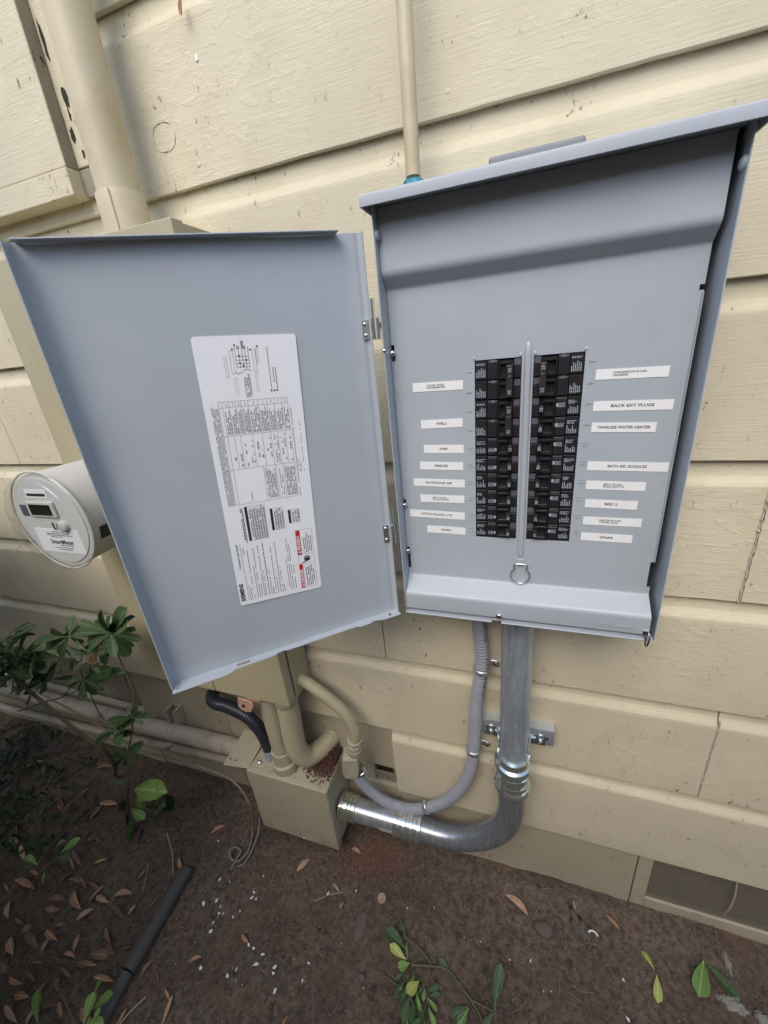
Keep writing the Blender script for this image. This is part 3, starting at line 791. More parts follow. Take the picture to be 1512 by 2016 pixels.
# hinges
for z0, z1, zp in ((1.3185, 1.3440, 1.3660), (1.0205, 1.0520, 1.0775)):
    mb = MB(); mb.lathe((-.1905, -.1290, z0), (0, 0, 1), [(0, .0042), (z1 - z0, .0042)], 16)
    mb.lathe((-.1905, -.1285, z1 + .0002), (0, 0, 1), [(0, .0026), (zp - z1, .0026)], 12)
    mb.box((-.1900, -.1292, z0), (-.1835, -.1272, z1))
    mb2 = MB()
    h = mb.build('hinge', M['zinc'], dooro, smooth=40)
    mb2 = MB(); dbox(mb2, -.0030, .0105, z0 + .001, z1 - .001, .0016, .0030); mb2.build('hinge_leaf', M['zinc'], dooro, bevel=.0004, bseg=1)
    for zz in (z0 + .006, z1 - .006): screw(D(.0065, zz, .003), DN, .0026, dooro)
# sticker
SB = (.1204, .9758); SU = (-.0625, .9980); SV = (.9980, .0625); SLEN, SWID = .3605, .1200
def S(u, v, n=.0012): return D(SB[0] + SU[0]*u + SV[0]*v, SB[1] + SU[1]*u + SV[1]*v, n + .0)
mb = MB(); nu, nv = 24, 8; r = .004
def sn(u, v): return .0010 + .0005 * noise.noise(Vector((u * 14, v * 30, 2))) + (.0009 * max(0, noise.noise(Vector((u * 25, v * 25, 7)))) if u < .1 else 0)
outl = []
for cu_, cv_, a0 in ((r, r, 180), (SLEN - r, r, 270), (SLEN - r, SWID - r, 0), (r, SWID - r, 90)):
    for k in range(6): a = radians(a0 + 90 * k / 5); outl.append((cu_ + r * cos(a), cv_ + r * sin(a)))
mb.add([S(u, v, .00105) for u, v in outl] + [S(u, v, .0003) for u, v in outl], [tuple(range(len(outl)))] + [(i, (i+1) % len(outl), len(outl) + (i+1) % len(outl), len(outl) + i) for i in range(len(outl))])
mb.build('instruction_sticker', M['sticker'], dooro)
SUv = DD * SU[0] + Vector((0, 0, SU[1])); SVv = DD * SV[0] + Vector((0, 0, SV[1]))
ink = MB(); inkg = MB(); redm = MB(); wht = MB()
Y1, Y2, Y3 = .00125, .00140, .00155
def rect(mb, u0, u1, v0, v1, n=Y1):
    mb.quad(S(u0, v0, n), S(u1, v0, n), S(u1, v1, n), S(u0, v1, n))
def lines(mb, u0, u1, v0, v1, n, rnd, dens=.85, hgt=.5, ragged=.25):
    p = (v1 - v0) / n
    for k in range(n):
        va = v0 + p * k; ue = u0 + (u1 - u0) * (1 - rnd.random() * ragged); u = u0
        while u < ue:
            L = rnd.uniform(.0012, .0050); 
            if rnd.random() < dens: rect(mb, u, min(ue, u + L), va, va + p * hgt)
            u += L + .0007
def frame(mb, u0, u1, v0, v1, w=.00028):
    rect(mb, u0, u1, v0, v0 + w); rect(mb, u0, u1, v1 - w, v1); rect(mb, u0, u0 + w, v0, v1); rect(mb, u1 - w, u1, v0, v1)
rnd = random.Random(3)
# main table
frame(ink, .153, .2865, .0190, .1030)
for u in (.2007, .2445, .2793): rect(ink, u, u + .0003, .0190, .1030)
rect(ink, .153, .2865, .0985, .0988)
vcuts = [.0985, .0905, .083, .0765, .068, .0560, .045, .036, .0265, .0190]
for i, v in enumerate(vcuts[1:-1]):
    rect(ink, .2445, .2865, v, v + .0003)
    if i not in (2,): rect(ink, .2007, .2445, v, v + .0003)
for v in (.0605, .044, .035): rect(ink, .153, .2007, v, v + .0003)
for va, vb in zip(vcuts, vcuts[1:]):
    k = max(2, int((va - vb) / .0021)); lines(inkg, .2465, .2780, vb + .0009, va - .0007, k, rnd, .9, .6, .3)
    lines(inkg, .2035, .2425, vb + .0015, va - .0012, max(1, k // 2), rnd, .55, .4, .6)
    lines(inkg, .2805, .2855, (va + vb) / 2 - .0008, (va + vb) / 2 + .0006, 1, rnd, 1)
lines(inkg, .156, .1985, .0460, .0600, 7, rnd, .9, .6, .2); lines(inkg, .156, .199, .0200, .0340, 7, rnd, .9, .6, .15); lines(inkg, .158, .195, .0370, .0425, 2, rnd, .8, .4)
lines(inkg, .1560, .1720, .0800, .0830, 1, rnd, .9, .35)
lines(inkg, .153, .283, .1040, .1130, 5, rnd, .93, .55, .06)
lines(inkg, .153, .286, .0155, .0180, 1, rnd, .9, .4, .1)
lines(inkg, .187, .262, .0065, .0090, 1, rnd, .8, .3, .1); lines(inkg, .187, .205, .0100, .0150, 3, rnd, .9, .4, .2)
# three small tables
for (u0, u1, v0, v1) in ((.0985, .1490, .0670, .0935), (.1080, .1404, .0430, .0608), (.1140, .1342, .0208, .0366)):
    rect(ink, u0, u1, v1 - .0036, v1); frame(inkg, u0, u1, v0, v1)
    n = int((v1 - v0 - .004) / .0030)
    for k in range(n): rect(inkg, u0, u1, v0 + k * .0030, v0 + k * .0030 + .0003)
    lines(inkg, u0 + .001, u1 - .001, v0 + .0006, v1 - .0040, n, rnd, .9, .5, .1)
    for k in (1, 2): rect(inkg, u0 + (u1-u0) * k / 3, u0 + (u1-u0) * k / 3 + .0003, v0, v1)
lines(ink, .0965, .1480, .0960, .1000, 2, rnd, .95, .6, .05)
# lower left text
rect(ink, .0065, .0960, .1070, .1074)
for (v, u1, d) in ((.0985, .086, .8), (.0935, .06, .8), (.0905, .09, .8), (.0875, .03, .9), (.0840, .09, .9), (.0815, .05, .9), (.0770, .092, 1), (.0735, .05, .9), (.0705, .02, 1), (.0670, .085, .9), (.0640, .035, .9), (.0605, .09, .95), (.0575, .05, .9), (.0545, .02, .9), (.0470, .06, .9), (.0440, .092, .9), (.0410, .085, .9), (.0375, .05, .8)):
    lines(ink if d == 1 else inkg, .0078, u1, v, v + .0017, 1, rnd, d, .62, 0)
lines(inkg, .0062, .034, .1020, .1062, 2, rnd, .9, .4, .3)
# wiring diagram at the top
frame(ink, .3180, .3440, .0770, .0810); frame(ink, .3180, .3440, .0510, .0545); frame(ink, .3290, .3460, .0480, .0505, .0003); frame(ink, .3140, .3370, .0850, .0880)
for v in (.0740, .0700, .0660, .0625, .0590): rect(ink, .3240, .3480, v, v + .0004)
for u in (.3250, .3290, .3330, .3370): rect(ink, u, u + .0004, .0590, .0740)
for v in (.0705, .0632): frame(ink, .3460, .3490, v - .0015, v + .0015, .0004)
for (u, v) in ((.3300, .0702), (.3330, .0627), (.3380, .0702), (.3265, .0665), (.3455, .0770), (.3445, .0565), (.3500, .0740), (.3480, .0480), (.2957, .0372), (.2957, .0335), (.2957, .0300)):
    for k in range(1): rect(ink, u - .0010, u + .0010, v - .0010, v + .0010)
lines(ink, .2900, .3205, .0610, .0690, 5, rnd, .9, .45, .25)
lines(inkg, .2975, .3470, .0362, .0382, 1, rnd, .9, .5, 0); lines(inkg, .2975, .3300, .0290, .0350, 2, rnd, .9, .4, .3)
frame(inkg, .2960, .3170, .0520, .0545); frame(inkg, .2940, .3130, .0765, .0795)
for k in range(14):   # the break line across the diagram
    t0, t1 = k / 14, (k + 1) / 14
    rect(ink, .3200 + .0022 * sin(t0 * 2 * pi), .3206 + .0022 * sin(t0 * 2 * pi), .0580 + .0190 * t0, .0580 + .0190 * t1)
# danger box
frame(ink, .0060, .1008, .0062, .0300, .0003); rect(ink, .0462, .0465, .0062, .0300); rect(ink, .0612, .0615, .0062, .0300)
rect(redm, .0062, .0460, .0245, .0298); rect(redm, .0617, .1006, .0238, .0298)
lines(ink, .0085, .0440, .0090, .0225, 5, rnd, .9, .42, .3); lines(ink, .0640, .0980, .0085, .0215, 5, rnd, .9, .42, .3)
# shock symbol: hand with a bolt
for k in range(4): rect(ink, .0540, .0590 - .0008 * abs(k - 1.5), .0130 + k * .0022, .0146 + k * .0022)
rect(ink, .0505, .0545, .0130, .0215)
for k in range(6): rect(ink, .0475 + k * .0006, .0490 + k * .0006, .0225 - k * .0019, .0245 - k * .0019)
for nm, mb_, mt in (('print', ink, M['ink']), ('fine_print', inkg, M['inkgrey']), ('red_band', redm, M['red'])):
    mb_.build(nm, mt, dooro, recalc=False)
def stext(s, size, u, v, mat, n=Y2, xs=1.0, align='LEFT', bo=.012):
    link('lettering', place(text_mesh(s, size, 0, align, xs, bo), S(u, v, n), SUv, SVv), mat, dooro)
bold = M['ink']
stext('SIEMENS', .0076, .0068, .1147, bold, Y2, 1.02, bo=.035)
stext('Customer Load Center', .0040, .0590, .1118, bold)
stext('LINE', .0042, .3505, .0650, bold, align='CENTER')
stext('DANGER', .0058, .0140, .0271, M['tape'], bo=.03); stext('PELIGRO', .0058, .0695, .0268, M['tape'], bo=.03)
for u, v in ((.0105, .0271), (.0660, .0268)):
    wht.add([S(u - .0020, v - .0018, Y2), S(u + .0020, v - .0018, Y2), S(u, v + .0022, Y2)], [(0, 1, 2)])
wht.build('warning_triangle', M['tape'], dooro, recalc=False)
stext('Type 3R', .0028, .0800, .1040, M['ink'])

# ------------------------------------------------------------------ meter enclosure and meter
mbx = empty('meter_enclosure', (-.71, -.05, .556), 'tall beige painted metal meter enclosure mostly hidden behind the open panel door', 'meter box')
mx0, mx1, mz0, mz1, my = -.928, -.4945, .5560, 1.5120, -.1000
MB().box((mx0 + .003, -.0960, mz0 + .003), (mx1 - .003, -.0012, mz1 - .003)).build('body', M['beige'], mbx, bevel=.0015)
MB().box((-.7075, -.1005, mz0), (mx1, -.0760, mz1 - .001)).build('front_cover', M['beige'], mbx, bevel=.0018)
MB().box((mx0, -.1000, mz0 - .001), (-.7105, -.0770, mz1)).build('front_cover', M['beige'], mbx, bevel=.0018)
MB().box((-.4948, -.0700, mz0 - .002), (-.4915, -.0030, .760)).build('side_flange', M['beige'], mbx, bevel=.001)
MB().box((-.620, -.1002, mz0 - .0085), (-.578, -.0960, mz0 + .0)).build('hasp', M['copper'], mbx, bevel=.001)
mb = MB(); p0 = Vector((-.632, -.103, .553))
tg = [(-.006, .003), (.034, -.004), (.036, -.014), (.028, -.030), (.014, -.034), (-.002, -.030), (-.010, -.020)]
mb.add([p0 + Vector((a, -.001 - .2 * abs(b), b)) for a, b in tg] + [p0 + Vector((a, .0006 - .2 * abs(b), b)) for a, b in tg], [tuple(range(7)), tuple(range(13, 6, -1))] + [(i, (i+1) % 7, 7 + (i+1) % 7, 7 + i) for i in range(7)])
tag_o = mb.build('metal_tag', M['copper'], None, bevel=.0004, bseg=1); tag(tag_o, 'small copper coloured seal tag dangling from the bottom edge of the meter enclosure', 'tag')
screw(p0 + Vector((.008, -.006, -.016)), (0, -1, .2), .004, tag_o, M['dark'], 'punched_hole')

mt = empty('electric_meter', (-.79, -.17, 1.08), 'round smart electric meter with dark display under a clear cover', 'electric meter')
MC = Vector((-.803, .006, 1.0730)); MF = MC + Vector((0, -.028, 0))   # MF carries everything at the front of the barrel
mb = MB(); mb.lathe(MC + Vector((0, -.0985, 0)), (0, -1, 0), [(0, .1000), (.012, .1000), (.016, .0975), (.018, .0930)], 56); mb.build('retaining_ring', M['beige'], mt, smooth=35)
mb = MB(); mb.lathe(MC + Vector((0, -.1165, 0)), (0, -1, 0), [(0, .0860), (.004, .0890), (.116, .0912), (.120, .0906), (.1205, .0870)], 64); mb.build('body', M['meterbody'], mt, smooth=35)
mb = MB(); mb.lathe(MF + Vector((0, -.2083, 0)), (0, -1, 0), [(0, .0828), (.0022, .0826)], 64); face = mb.build('face_plate', M['meterface'], mt, smooth=35)
mb = MB(); mb.lathe(MF + Vector((0, -.2092, 0)), (0, -1, 0), [(0, .0955), (.0035, .0958), (.005, .0945), (.0055, .0905), (.016, .0890), (.0185, .0872), (.0195, .0840)], 64, cap=False)
n_ = len(mb.v); mb.add([MF + Vector((.0840 * cos(2*pi*k/64), -.2287, .0840 * sin(2*pi*k/64))) for k in range(64)], [tuple(range(64))])
mb.build('clear_cover', M['glass'], mt, smooth=40)
mb = MB(); mb.tube(arc(MF + Vector((0, -.2105, 0)), .0950, 0, 2*pi, 64, (1, 0, 0), (0, 0, 1))[:-1], .0018, 8, closed=True); mb.build('cover_rim', M['meterbody'], mt, smooth=60)
def mq(x0, x1, z0, z1, y0, y1, name, mat, bev=.0006, par=None):
    return MB().box(MF + Vector((x0, y0, z0)), MF + Vector((x1, y1, z1))).build(name, mat, par or mt, bevel=bev)
bz = mq(-.046, .026, .010, .040, -.2104, -.2150, 'display_bezel', M['meterbody'], .002); mq(-.038, .018, .0145, .0350, -.2145, -.2156, 'display', M['lcd'], .0005, bz)
lp2 = mq(-.040, .016, .046, .062, -.2104, -.2111, 'label_plate', M['tape'], .0003); mq(-.036, .012, .0495, .0545, -.2110, -.2114, 'barcode', M['ink'], .0001, lp2)
mq(-.070, -.053, .010, .032, -.2104, -.2118, 'optical_port', M['black2'], .004)
npl = mq(-.058, .058, -.062, -.014, -.2104, -.2110, 'name_plate', M['sticker'], .0004)
mb = MB(); mb.lathe(MF + Vector((.030, -.2104, -.006)), (0, -1, 0), [(0, .0110), (.006, .0105), (.0075, .0085)], 24); mb.build('reset_button', M['meterbody'], mt, smooth=50)
mb = MB(); rnd = random.Random(9)
for k, (z, a, b) in enumerate(((-.020, -.012, .016), (-.024, -.030, .030), (-.0275, -.028, .034), (-.031, -.02, .01), (-.048, -.004, .03), (-.053, -.022, .028), (-.057, -.010, .02))):
    x = a
    while x < b:
        L = rnd.uniform(.002, .006); mb.quad(*[MF + Vector(p) for p in ((x, -.2112, z), (x + L, -.2112, z), (x + L, -.2112, z + .0016), (x, -.2112, z + .0016))]); x += L + .001
mb.build('fine_print', M['ink'], npl, recalc=False)
link('lettering', place(text_mesh('SmartMeter', .0125, 0, xs=1.0, bold=.02), MF + Vector((.004, -.2113, -.0405)), (1, 0, 0), (0, 0, 1)), M['ink'], npl)
link('logo', place(text_mesh('LG', .020, .0004), MF + Vector((.010, -.2118, -.0085)), (1, 0, 0), (0, 0, 1)), M['ink'], mt)
mq(.060, .0925, -.018, .002, -.1180, -.1195, 'x', M['ink']) if False else None
mb = MB()   # dark data strip wrapped round the body's right flank
for k in range(8):
    a0, a1 = radians(-24 + k * 2), radians(-22 + k * 2); R_ = .0916
    q = [MC + Vector((R_ * cos(a), y, R_ * sin(a))) for a, y in ((a0, -.125), (a1, -.125), (a1, -.222), (a0, -.222))]; mb.quad(*q)
mb.build('data_strip', M['ink'], mt, recalc=False)

# ------------------------------------------------------------------ riser pipe and thin conduit above
rs = empty('riser_pipe', (-.612, -.06, 1.51), 'thick cream painted riser pipe rising from the meter enclosure at top left', 'pipe')
mb = MB(); mb.tube([(-.6145, -.060, 1.560), (-.6145, -.060, 2.9)],   .0310, 40); mb.build('pipe', M['riser'], rs, smooth=50)
mb = MB(); mb.lathe((-.6145, -.060, 1.5120), (0, 0, 1), [(0, .0352), (.052, .0352), (.0545, .0345), (.055, .0312)], 44)
mb.box((-.6020, -.0945, 1.513), (-.6000, -.0925, 1.566)); mb.build('coupling', M['riser'], rs, smooth=40)
tcn = empty('thin_conduit', (-.1465, -.05, 1.477), 'thin cream painted conduit running up the wall from the panel lid', 'conduit')
mb = MB(); mb.tube([(-.1465, -.0500, 1.505), (-.1458, -.0490, 2.1), (-.145, -.047, 2.9)], .0092, 28); mb.build('pipe', M['riser'], tcn, smooth=50)
mb = MB(); mb.lathe((-.1465, -.0500, 1.4745), (0, 0, 1), [(0, .0130), (.008, .0132), (.009, .0118), (.015, .0116), (.016, .0132), (.025, .0132), (.027, .0118), (.0275, .0094)], 12); mb.build('connector', M['teal'], tcn, smooth=25)

# ------------------------------------------------------------------ large steel conduit with elbow
st = empty('steel_conduit', (.001, -.05, .5), 'large galvanised steel conduit with elbow running from the panel to the junction box', 'conduit')
EY = -.0500; ER = .0279; CXv = .0012
mb = MB(); mb.tube([(CXv, EY, .8700), (CXv, EY, .430)], ER, 40); mb.build('upright_pipe', M['galv'], st, smooth=50)
mb = MB(); mb.lathe((CXv, EY, .8850), (0, 0, -1), [(0, .0345), (.004, .0352), (.010, .0352), (.012, .0325), (.018, .0320), (.020, .0300)], 40); mb.build('locknut', M['zincy'], st, smooth=40)
# coupling on the upright
mb = MB(); mb.lathe((CXv, EY, .5000), (0, 0, -1), [(0, .0290), (.001, .0330), (.014, .0334), (.0155, .0318), (.019, .0318), (.022, .0368), (.027, .0386), (.033, .0386), (.038, .0366), (.041, .0326), (.046, .0322), (.048, .0338), (.058, .0340), (.060, .0324), (.070, .0324), (.072, .0338), (.084, .0340), (.088, .0372), (.093, .0386), (.098, .0384), (.102, .0362), (.105, .0320), (.109, .0285)], 48)
mb.build('coupling', M['zinc'], st, smooth=28)
# elbow
bend = .178; zc_ = .1465 + bend; zh = .1465
el = [Vector((CXv, EY, .400)), Vector((CXv, EY, zc_ + .02))] + arc((CXv - bend, EY, zc_), bend, 0, -pi/2, 24, (1, 0, 0), (0, 0, 1)) + [Vector((-.205, EY, zh)), Vector((-.235, EY, zh + .001))]
mb = MB(); mb.tube(el, ER, 40); mb.build('elbow', M['elbow'], st, smooth=50)
mb = MB(); mb.lathe((-.2130, EY, zh), (-1, 0, 0), [(0, .0285), (.002, .0345), (.012, .0352), (.014, .0318), (.022, .0318), (.024, .0358), (.030, .0362), (.032, .0322), (.040, .0322), (.042, .0358), (.049, .0360), (.051, .0320), (.060, .0322), (.062, .0340), (.074, .0336), (.076, .0285)], 48); mb.build('coupling', M['zinc'], st, smooth=28)
mb = MB(); mb.tube([(-.285, EY, zh), (-.420, EY, zh)], ER + .0006, 40); mb.build('nipple', M['galv2'], st, smooth=50)
mb = MB(); mb.lathe((-.3950, EY, zh), (-1, 0, 0), [(0, .0286), (.002, .0325), (.010, .0328), (.0115, .0308), (.014, .0328), (.020, .0330), (.0215, .0308), (.024, .0345), (.034, .0350), (.0355, .0310), (.040, .0345), (.0475, .0350), (.0480, .0300)], 44); mb.build('box_connector', M['zincy'], st, smooth=28)
def pipe_patch(name, mat, par, ctr, axis, r, a0, a1, l0, l1, n=10):
    ax = Vector(axis); e1 = Vector((0, -1, 0)); e2 = ax.cross(e1); mb = MB()
    vs = []
    for k in range(n + 1):
        a = a0 + (a1 - a0) * k / n
        for l in (l0, l1): vs.append(Vector(ctr) + ax * l + (e1 * cos(a) + e2 * sin(a)) * r)
    mb.add(vs, [(2*k, 2*k+1, 2*k+3, 2*k+2) for k in range(n)]); return mb.build(name, mat, par, smooth=60, recalc=False)
bcs = pipe_patch('bar_code_sticker', M['tape'], st, (-.300, EY, zh), (-1, 0, 0), ER + .0010, -.75, .12, -.018, .022)
pipe_patch('print', M['ink'], bcs, (-.300, EY, zh), (-1, 0, 0), ER + .0013, -.06, .03, -.010, .018); 
for k in range(4): pipe_patch('print', M['ink'], bcs, (-.300, EY, zh), (-1, 0, 0), ER + .0013, -.55, -.28, -.012 + k * .007, -.0105 + k * .007)
pipe_patch('bar_code_sticker', M['tape'], st, (CXv, EY, .418), (0, 0, 1), .0336, .55, 1.35, -.010, .012)

# strut channel with two bolts and a pipe strap
sc = empty('strut_channel', (.006, -.01, .53), 'short bright steel strut channel bolted to the wall behind the upright conduit', 'bracket')
sx0, sx1, sz0, sz1, sy = -.0800, .0800, .5060, .5480, -.0216
mb = MB(); extr([(-.0006, sz1), (-.0185, sz1), (-.0206, sz1 - .0008), (sy, sz1 - .0030), (sy, sz0 + .003), (-.0206, sz0 + .0008), (-.0185, sz0), (-.0006, sz0), (-.0006, sz0 + .002), (-.0180, sz0 + .002), (-.0194, sz0 + .0040), (-.0194, sz1 - .004), (-.0180, sz1 - .002), (-.0006, sz1 - .002)], sx0, sx1, mb)
mb.build('channel', M['strut'], sc, smooth=30)
for xx in (-.0460, .0545):
    mb = MB()
    oo = [(xx + .0130 * cos(a) * 1.25, sy - .0004, .5260 + .0062 * sin(a)) for a in [2*pi*k/18 for k in range(18)]]
    mb.add(oo, [tuple(range(18))]); mb.build('slot', M['dark'], sc, recalc=False)
    mb = MB(); mb.lathe((xx, sy - .0006, .5250), (0, -1, 0), [(0, .0095), (.0016, .0095), (.0018, .006)], 24); mb.build('washer', M['chrome'], sc, smooth=30)
    mb = MB(); mb.lathe((xx, sy - .0024, .5250), (0, -1, 0), [(0, .0062), (.0045, .0062), (.0050, .0055)], 6); mb.lathe((xx, sy - .0070, .5250), (0, -1, 0), [(0, .0034), (.0060, .0032), (.0066, .002)], 12); mb.build('bolt', M['chrome'], sc, smooth=25)
pp = [Vector((-.060, sy - .0012, .500)), Vector((-.0330, sy - .0012, .500))] + arc((CXv, EY, .500), ER + .0012, radians(160), radians(380), 26, (1, 0, 0), (0, -1, 0)) + [Vector((.0350, sy - .0012, .500)), Vector((.0640, sy - .0012, .500))]
pp = [p if not (2 <= i <= len(pp) - 3) else p for i, p in enumerate(pp)]
mb = MB(); vs = []
for p in pp:
    for dz_ in (.508, .530) if False else (-.0010, .0210): vs.append(p + Vector((0, 0, dz_ + .008)))
mb.add(vs, [(2*i, 2*i+1, 2*i+3, 2*i+2) for i in range(len(pp)-1)])
me = mb.mesh('pipe_strap', recalc=False, smooth=50); o = link('pipe_strap', me, M['zinc'], sc); md = o.modifiers.new('thick', 'SOLIDIFY'); md.thickness = .0016; md.offset = 0

# ------------------------------------------------------------------ grey flexible conduit
fx = empty('grey_flexible_conduit', (-.08, -.025, .5), 'grey corrugated flexible conduit curving from under the panel down to the beige fitting', 'conduit')
FY = -.0250
fp = [(-.0690, FY - .02, .890), (-.0685, FY - .012, .845)] + [(x, FY, z) for x, z in ((-.0690, .798), (-.0635, .725), (-.0650, .692), (-.0755, .600), (-.0800, .509), (-.0840, .447), (-.0935, .372), (-.1180, .303), (-.1640, .233))] + [(-.2340, FY - .002, .182), (-.3050, FY - .004, .178), (-.3520, FY - .008, .211), (-.3800, FY - .018, .275), (-.3870, FY - .022, .315)]
path = spline(fp, .00105)
mb = MB(); mb.tube(path, lambda i: (.0121, .0129, .0136, .0139, .0139, .0136, .0129)[i % 7], 20); mb.build('jacket', M['greyflex'], fx, smooth=80)
# worn print along the upper length
mb = MB(); rnd = random.Random(4)
acc = 0
for i in range(60, 260, 6):
    p = path[i]; 
    if rnd.random() < .85:
        for k in range(2):
            a = radians(38 + k * 13 + rnd.uniform(-3, 3)); r_ = .0142
            a2 = a + radians(rnd.uniform(6, 11)); h = rnd.uniform(.0018, .0042)
            q = [p + Vector((sin(b) * r_, -cos(b) * r_, z)) for b, z in ((a, 0), (a2, 0), (a2, h), (a, h))]
            mb.quad(*q)
mb.build('print', M['ink'], fx, recalc=False)
def conduit_clip(c, tdir, side, label, hole_off):
    e = empty('conduit_clip', c, label, 'clip', 'one hole clips on the grey flexible conduit')
    t = Vector(tdir).normalized(); b = Vector((0, -1, 0)); n = t.cross(b).normalized() * side
    pts = []
    for k in range(19):
        a = radians(-15 + 210 * k / 18); pts.append(Vector(c) + n * (.0152 * cos(a)) + b * (.0152 * sin(a)))
    mb = MB(); vs = []
    for p in pts: vs += [p - t * .0058, p - t * .002 + (p - Vector(c)).normalized() * .0012, p + t * .002 + (p - Vector(c)).normalized() * .0012, p + t * .0058]
    mb.add(vs, [(4*i+j, 4*i+j+1, 4*i+j+5, 4*i+j+4) for i in range(18) for j in range(3)])
    o = link('band', mb.mesh('band', recalc=False, smooth=50), M['galv2'], e); md = o.modifiers.new('t', 'SOLIDIFY'); md.thickness = .0014
    base = Vector(c) + n * .0150; base.y = -.0035
    mb = MB(); tip = Vector(c) + n * hole_off; tip.y = -.0035
    d = (tip - base).normalized(); w = t * .0078; outl = [base - w, tip - w]
    outl += [tip + d * (.0078 * sin(a)) - w.normalized() * (.0078 * cos(a)) for a in [pi * k / 8 for k in range(1, 8)]] + [tip + w, base + w]
    m_ = len(outl); mb.add([p + Vector((0, .0018, 0)) for p in outl] + [p - Vector((0, .0006, 0)) for p in outl], [tuple(range(m_)), tuple(range(2*m_-1, m_-1, -1))] + [(i, (i+1) % m_, m_ + (i+1) % m_, m_ + i) for i in range(m_)])
    ear = mb.build('ear', M['galv2'], e, bevel=.0005, bseg=1)
    mb = MB(); mb.lathe(tip - Vector((0, .0007, 0)), (0, -1, 0), [(0, .0060), (.0012, .0058), (.0014, .0042), (.0038, .0040), (.0042, .003)], 12); mb.build('screw', M['chrome'], ear, smooth=30)
conduit_clip((-.0650, FY, .690), (-.06, 0, -1), -1, 'uppermost steel clip on the grey flexible conduit just below the panel', .0265)
conduit_clip((-.0838, FY, .452), (-.06, 0, -1), -1, 'steel clip on the grey flexible conduit beside the strut channel', .0285)
conduit_clip((-.2030, FY - .001, .2045), (-.8, 0, -.55), -1, 'steel clip on the lowest bend of the grey flexible conduit', .0285)

# ------------------------------------------------------------------ junction box and painted pipes
jb = empty('junction_box', (-.57, -.05, .03), 'square beige metal junction box standing on the soil with pipes entering its top', 'junction box')
jx0, jx1, jz0, jz1 = -.6925, -.4480, .0300, .2700
MB().box((jx0 + .002, -.0965, jz0 + .002), (jx1 - .002, .0150, jz1 - .0006)).build('body', M['beigebox'], jb, bevel=.0012)
MB().box((jx0 - .0005, -.1010, jz0 - .001), (jx1 + .0008, -.0850, jz1 + .0008)).build('front_cover', M['beigebox'], jb, bevel=.0022)
screw((-.556, -.1012, .0345), (0, -1, 0), .0035, jb, M['chrome'])
MB().box((jx1 - .0015, -.084, jz0 + .001), (jx1 + .0024, -.080, jz1 - .002)).build('seam_strip', M['beigebox'], jb, bevel=.0008)
cp = MB(); q = [(-.7630, -.1070, .2755), (-.6890, -.0960, .2705), (-.6930, .0080, .2745), (-.7700, .0050, .2800)]
cp.add([Vector(p) for p in q] + [Vector(p) + Vector((0, 0, .0022)) for p in q], [(3,2,1,0), (4,5,6,7), (0,1,5,4), (1,2,6,5), (2,3,7,6), (3,0,4,7)])
o = cp.build('cover_plate', M['beigebox'], None, bevel=.0005, bseg=1); tag(o, 'loose beige cover plate lying flat at the left of the junction box top', 'cover plate')
for a, b in ((-.752, -.088), (-.733, -.088), (-.722, -.004)): screw((a, b, .2792), (0, 0, 1), .0022, o, M['dark'], 'screw_hole')
# straight pipe
vp = empty('straight_pipe', (-.588, -.06, .27), 'straight beige pipe dropping from the meter enclosure into the junction box top', 'pipe')
mb = MB(); mb.tube([(-.5900, -.0600, .558), (-.5880, -.0600, .300)], .0252, 32); mb.build('pipe', M['beigebox'], vp, smooth=50)
mb = MB(); mb.lathe((-.5880, -.0600, .3400), (0, 0, -1), [(0, .0245), (.001, .0290), (.038, .0295), (.040, .0315), (.043, .0340), (.066, .0345), (.0695, .0330)], 10 if False else 36); mb.build('hub_fitting', M['beigebox'], vp, smooth=35)
# thick ribbed hose
rh = empty('ribbed_hose', (-.535, -.05, .3), 'thick beige ribbed hose curving from the meter enclosure down onto the junction box', 'hose')
path = spline([(-.5330, -.0620, .552), (-.5360, -.0600, .480), (-.5400, -.0600, .400), (-.5385, -.0580, .345), (-.5250, -.0430, .308), (-.5050, -.0150, .302), (-.4880, .0140, .308), (-.480, .034, .316)], .0015)
mb = MB(); mb.tube(path, lambda i: .0268 + .0006 * sin(2 * pi * i * .0015 / .0075), 26); mb.build('jacket', M['beige'], rh, smooth=70)
mb = MB(); mb.lathe((-.5330, -.0620, .5560), (.02, 0, -1), [(0, .0310), (.018, .0315), (.024, .0300), (.034, .0265)], 32); mb.build('end_fitting', M['beige'], rh, smooth=35)
# thin beige hose with elbow fitting
th_ = empty('thin_hose', (-.40, -.05, .45), 'thin beige painted hose sloping from the meter enclosure down to its elbow fitting', 'hose')
path = spline([(-.5050, -.0420, .588), (-.4780, -.0450, .583), (-.4290, -.0500, .556), (-.3850, -.0500, .513), (-.3660, -.0500, .462), (-.3680, -.0500, .424)], .0015)
mb = MB(); mb.tube(path, lambda i: .0142 + .0002 * sin(2 * pi * i * .0015 / .006), 22); mb.build('jacket', M['beige'], th_, smooth=70)
mb = MB(); mb.lathe((-.3690, -.0500, .4280), (-.12, 0, -1), [(0, .0150), (.001, .0182), (.010, .0184), (.0115, .0165), (.014, .0165), (.015, .0186), (.024, .0186), (.0255, .0160), (.036, .0155)], 28); mb.build('compression_nut', M['beigebox'], th_, smooth=30)
lbf = empty('elbow_fitting', (-.38, -.05, .31), 'beige painted elbow fitting joining the thin beige hose to the grey flexible conduit', 'fitting')
mb = MB(); mb.lathe((-.3730, -.0480, .3960), (-.10, 0, -1), [(0, .0195), (.010, .0200), (.014, .0185), (.022, .0185)], 28); mb.build('hub', M['beigebox'], lbf, smooth=35)
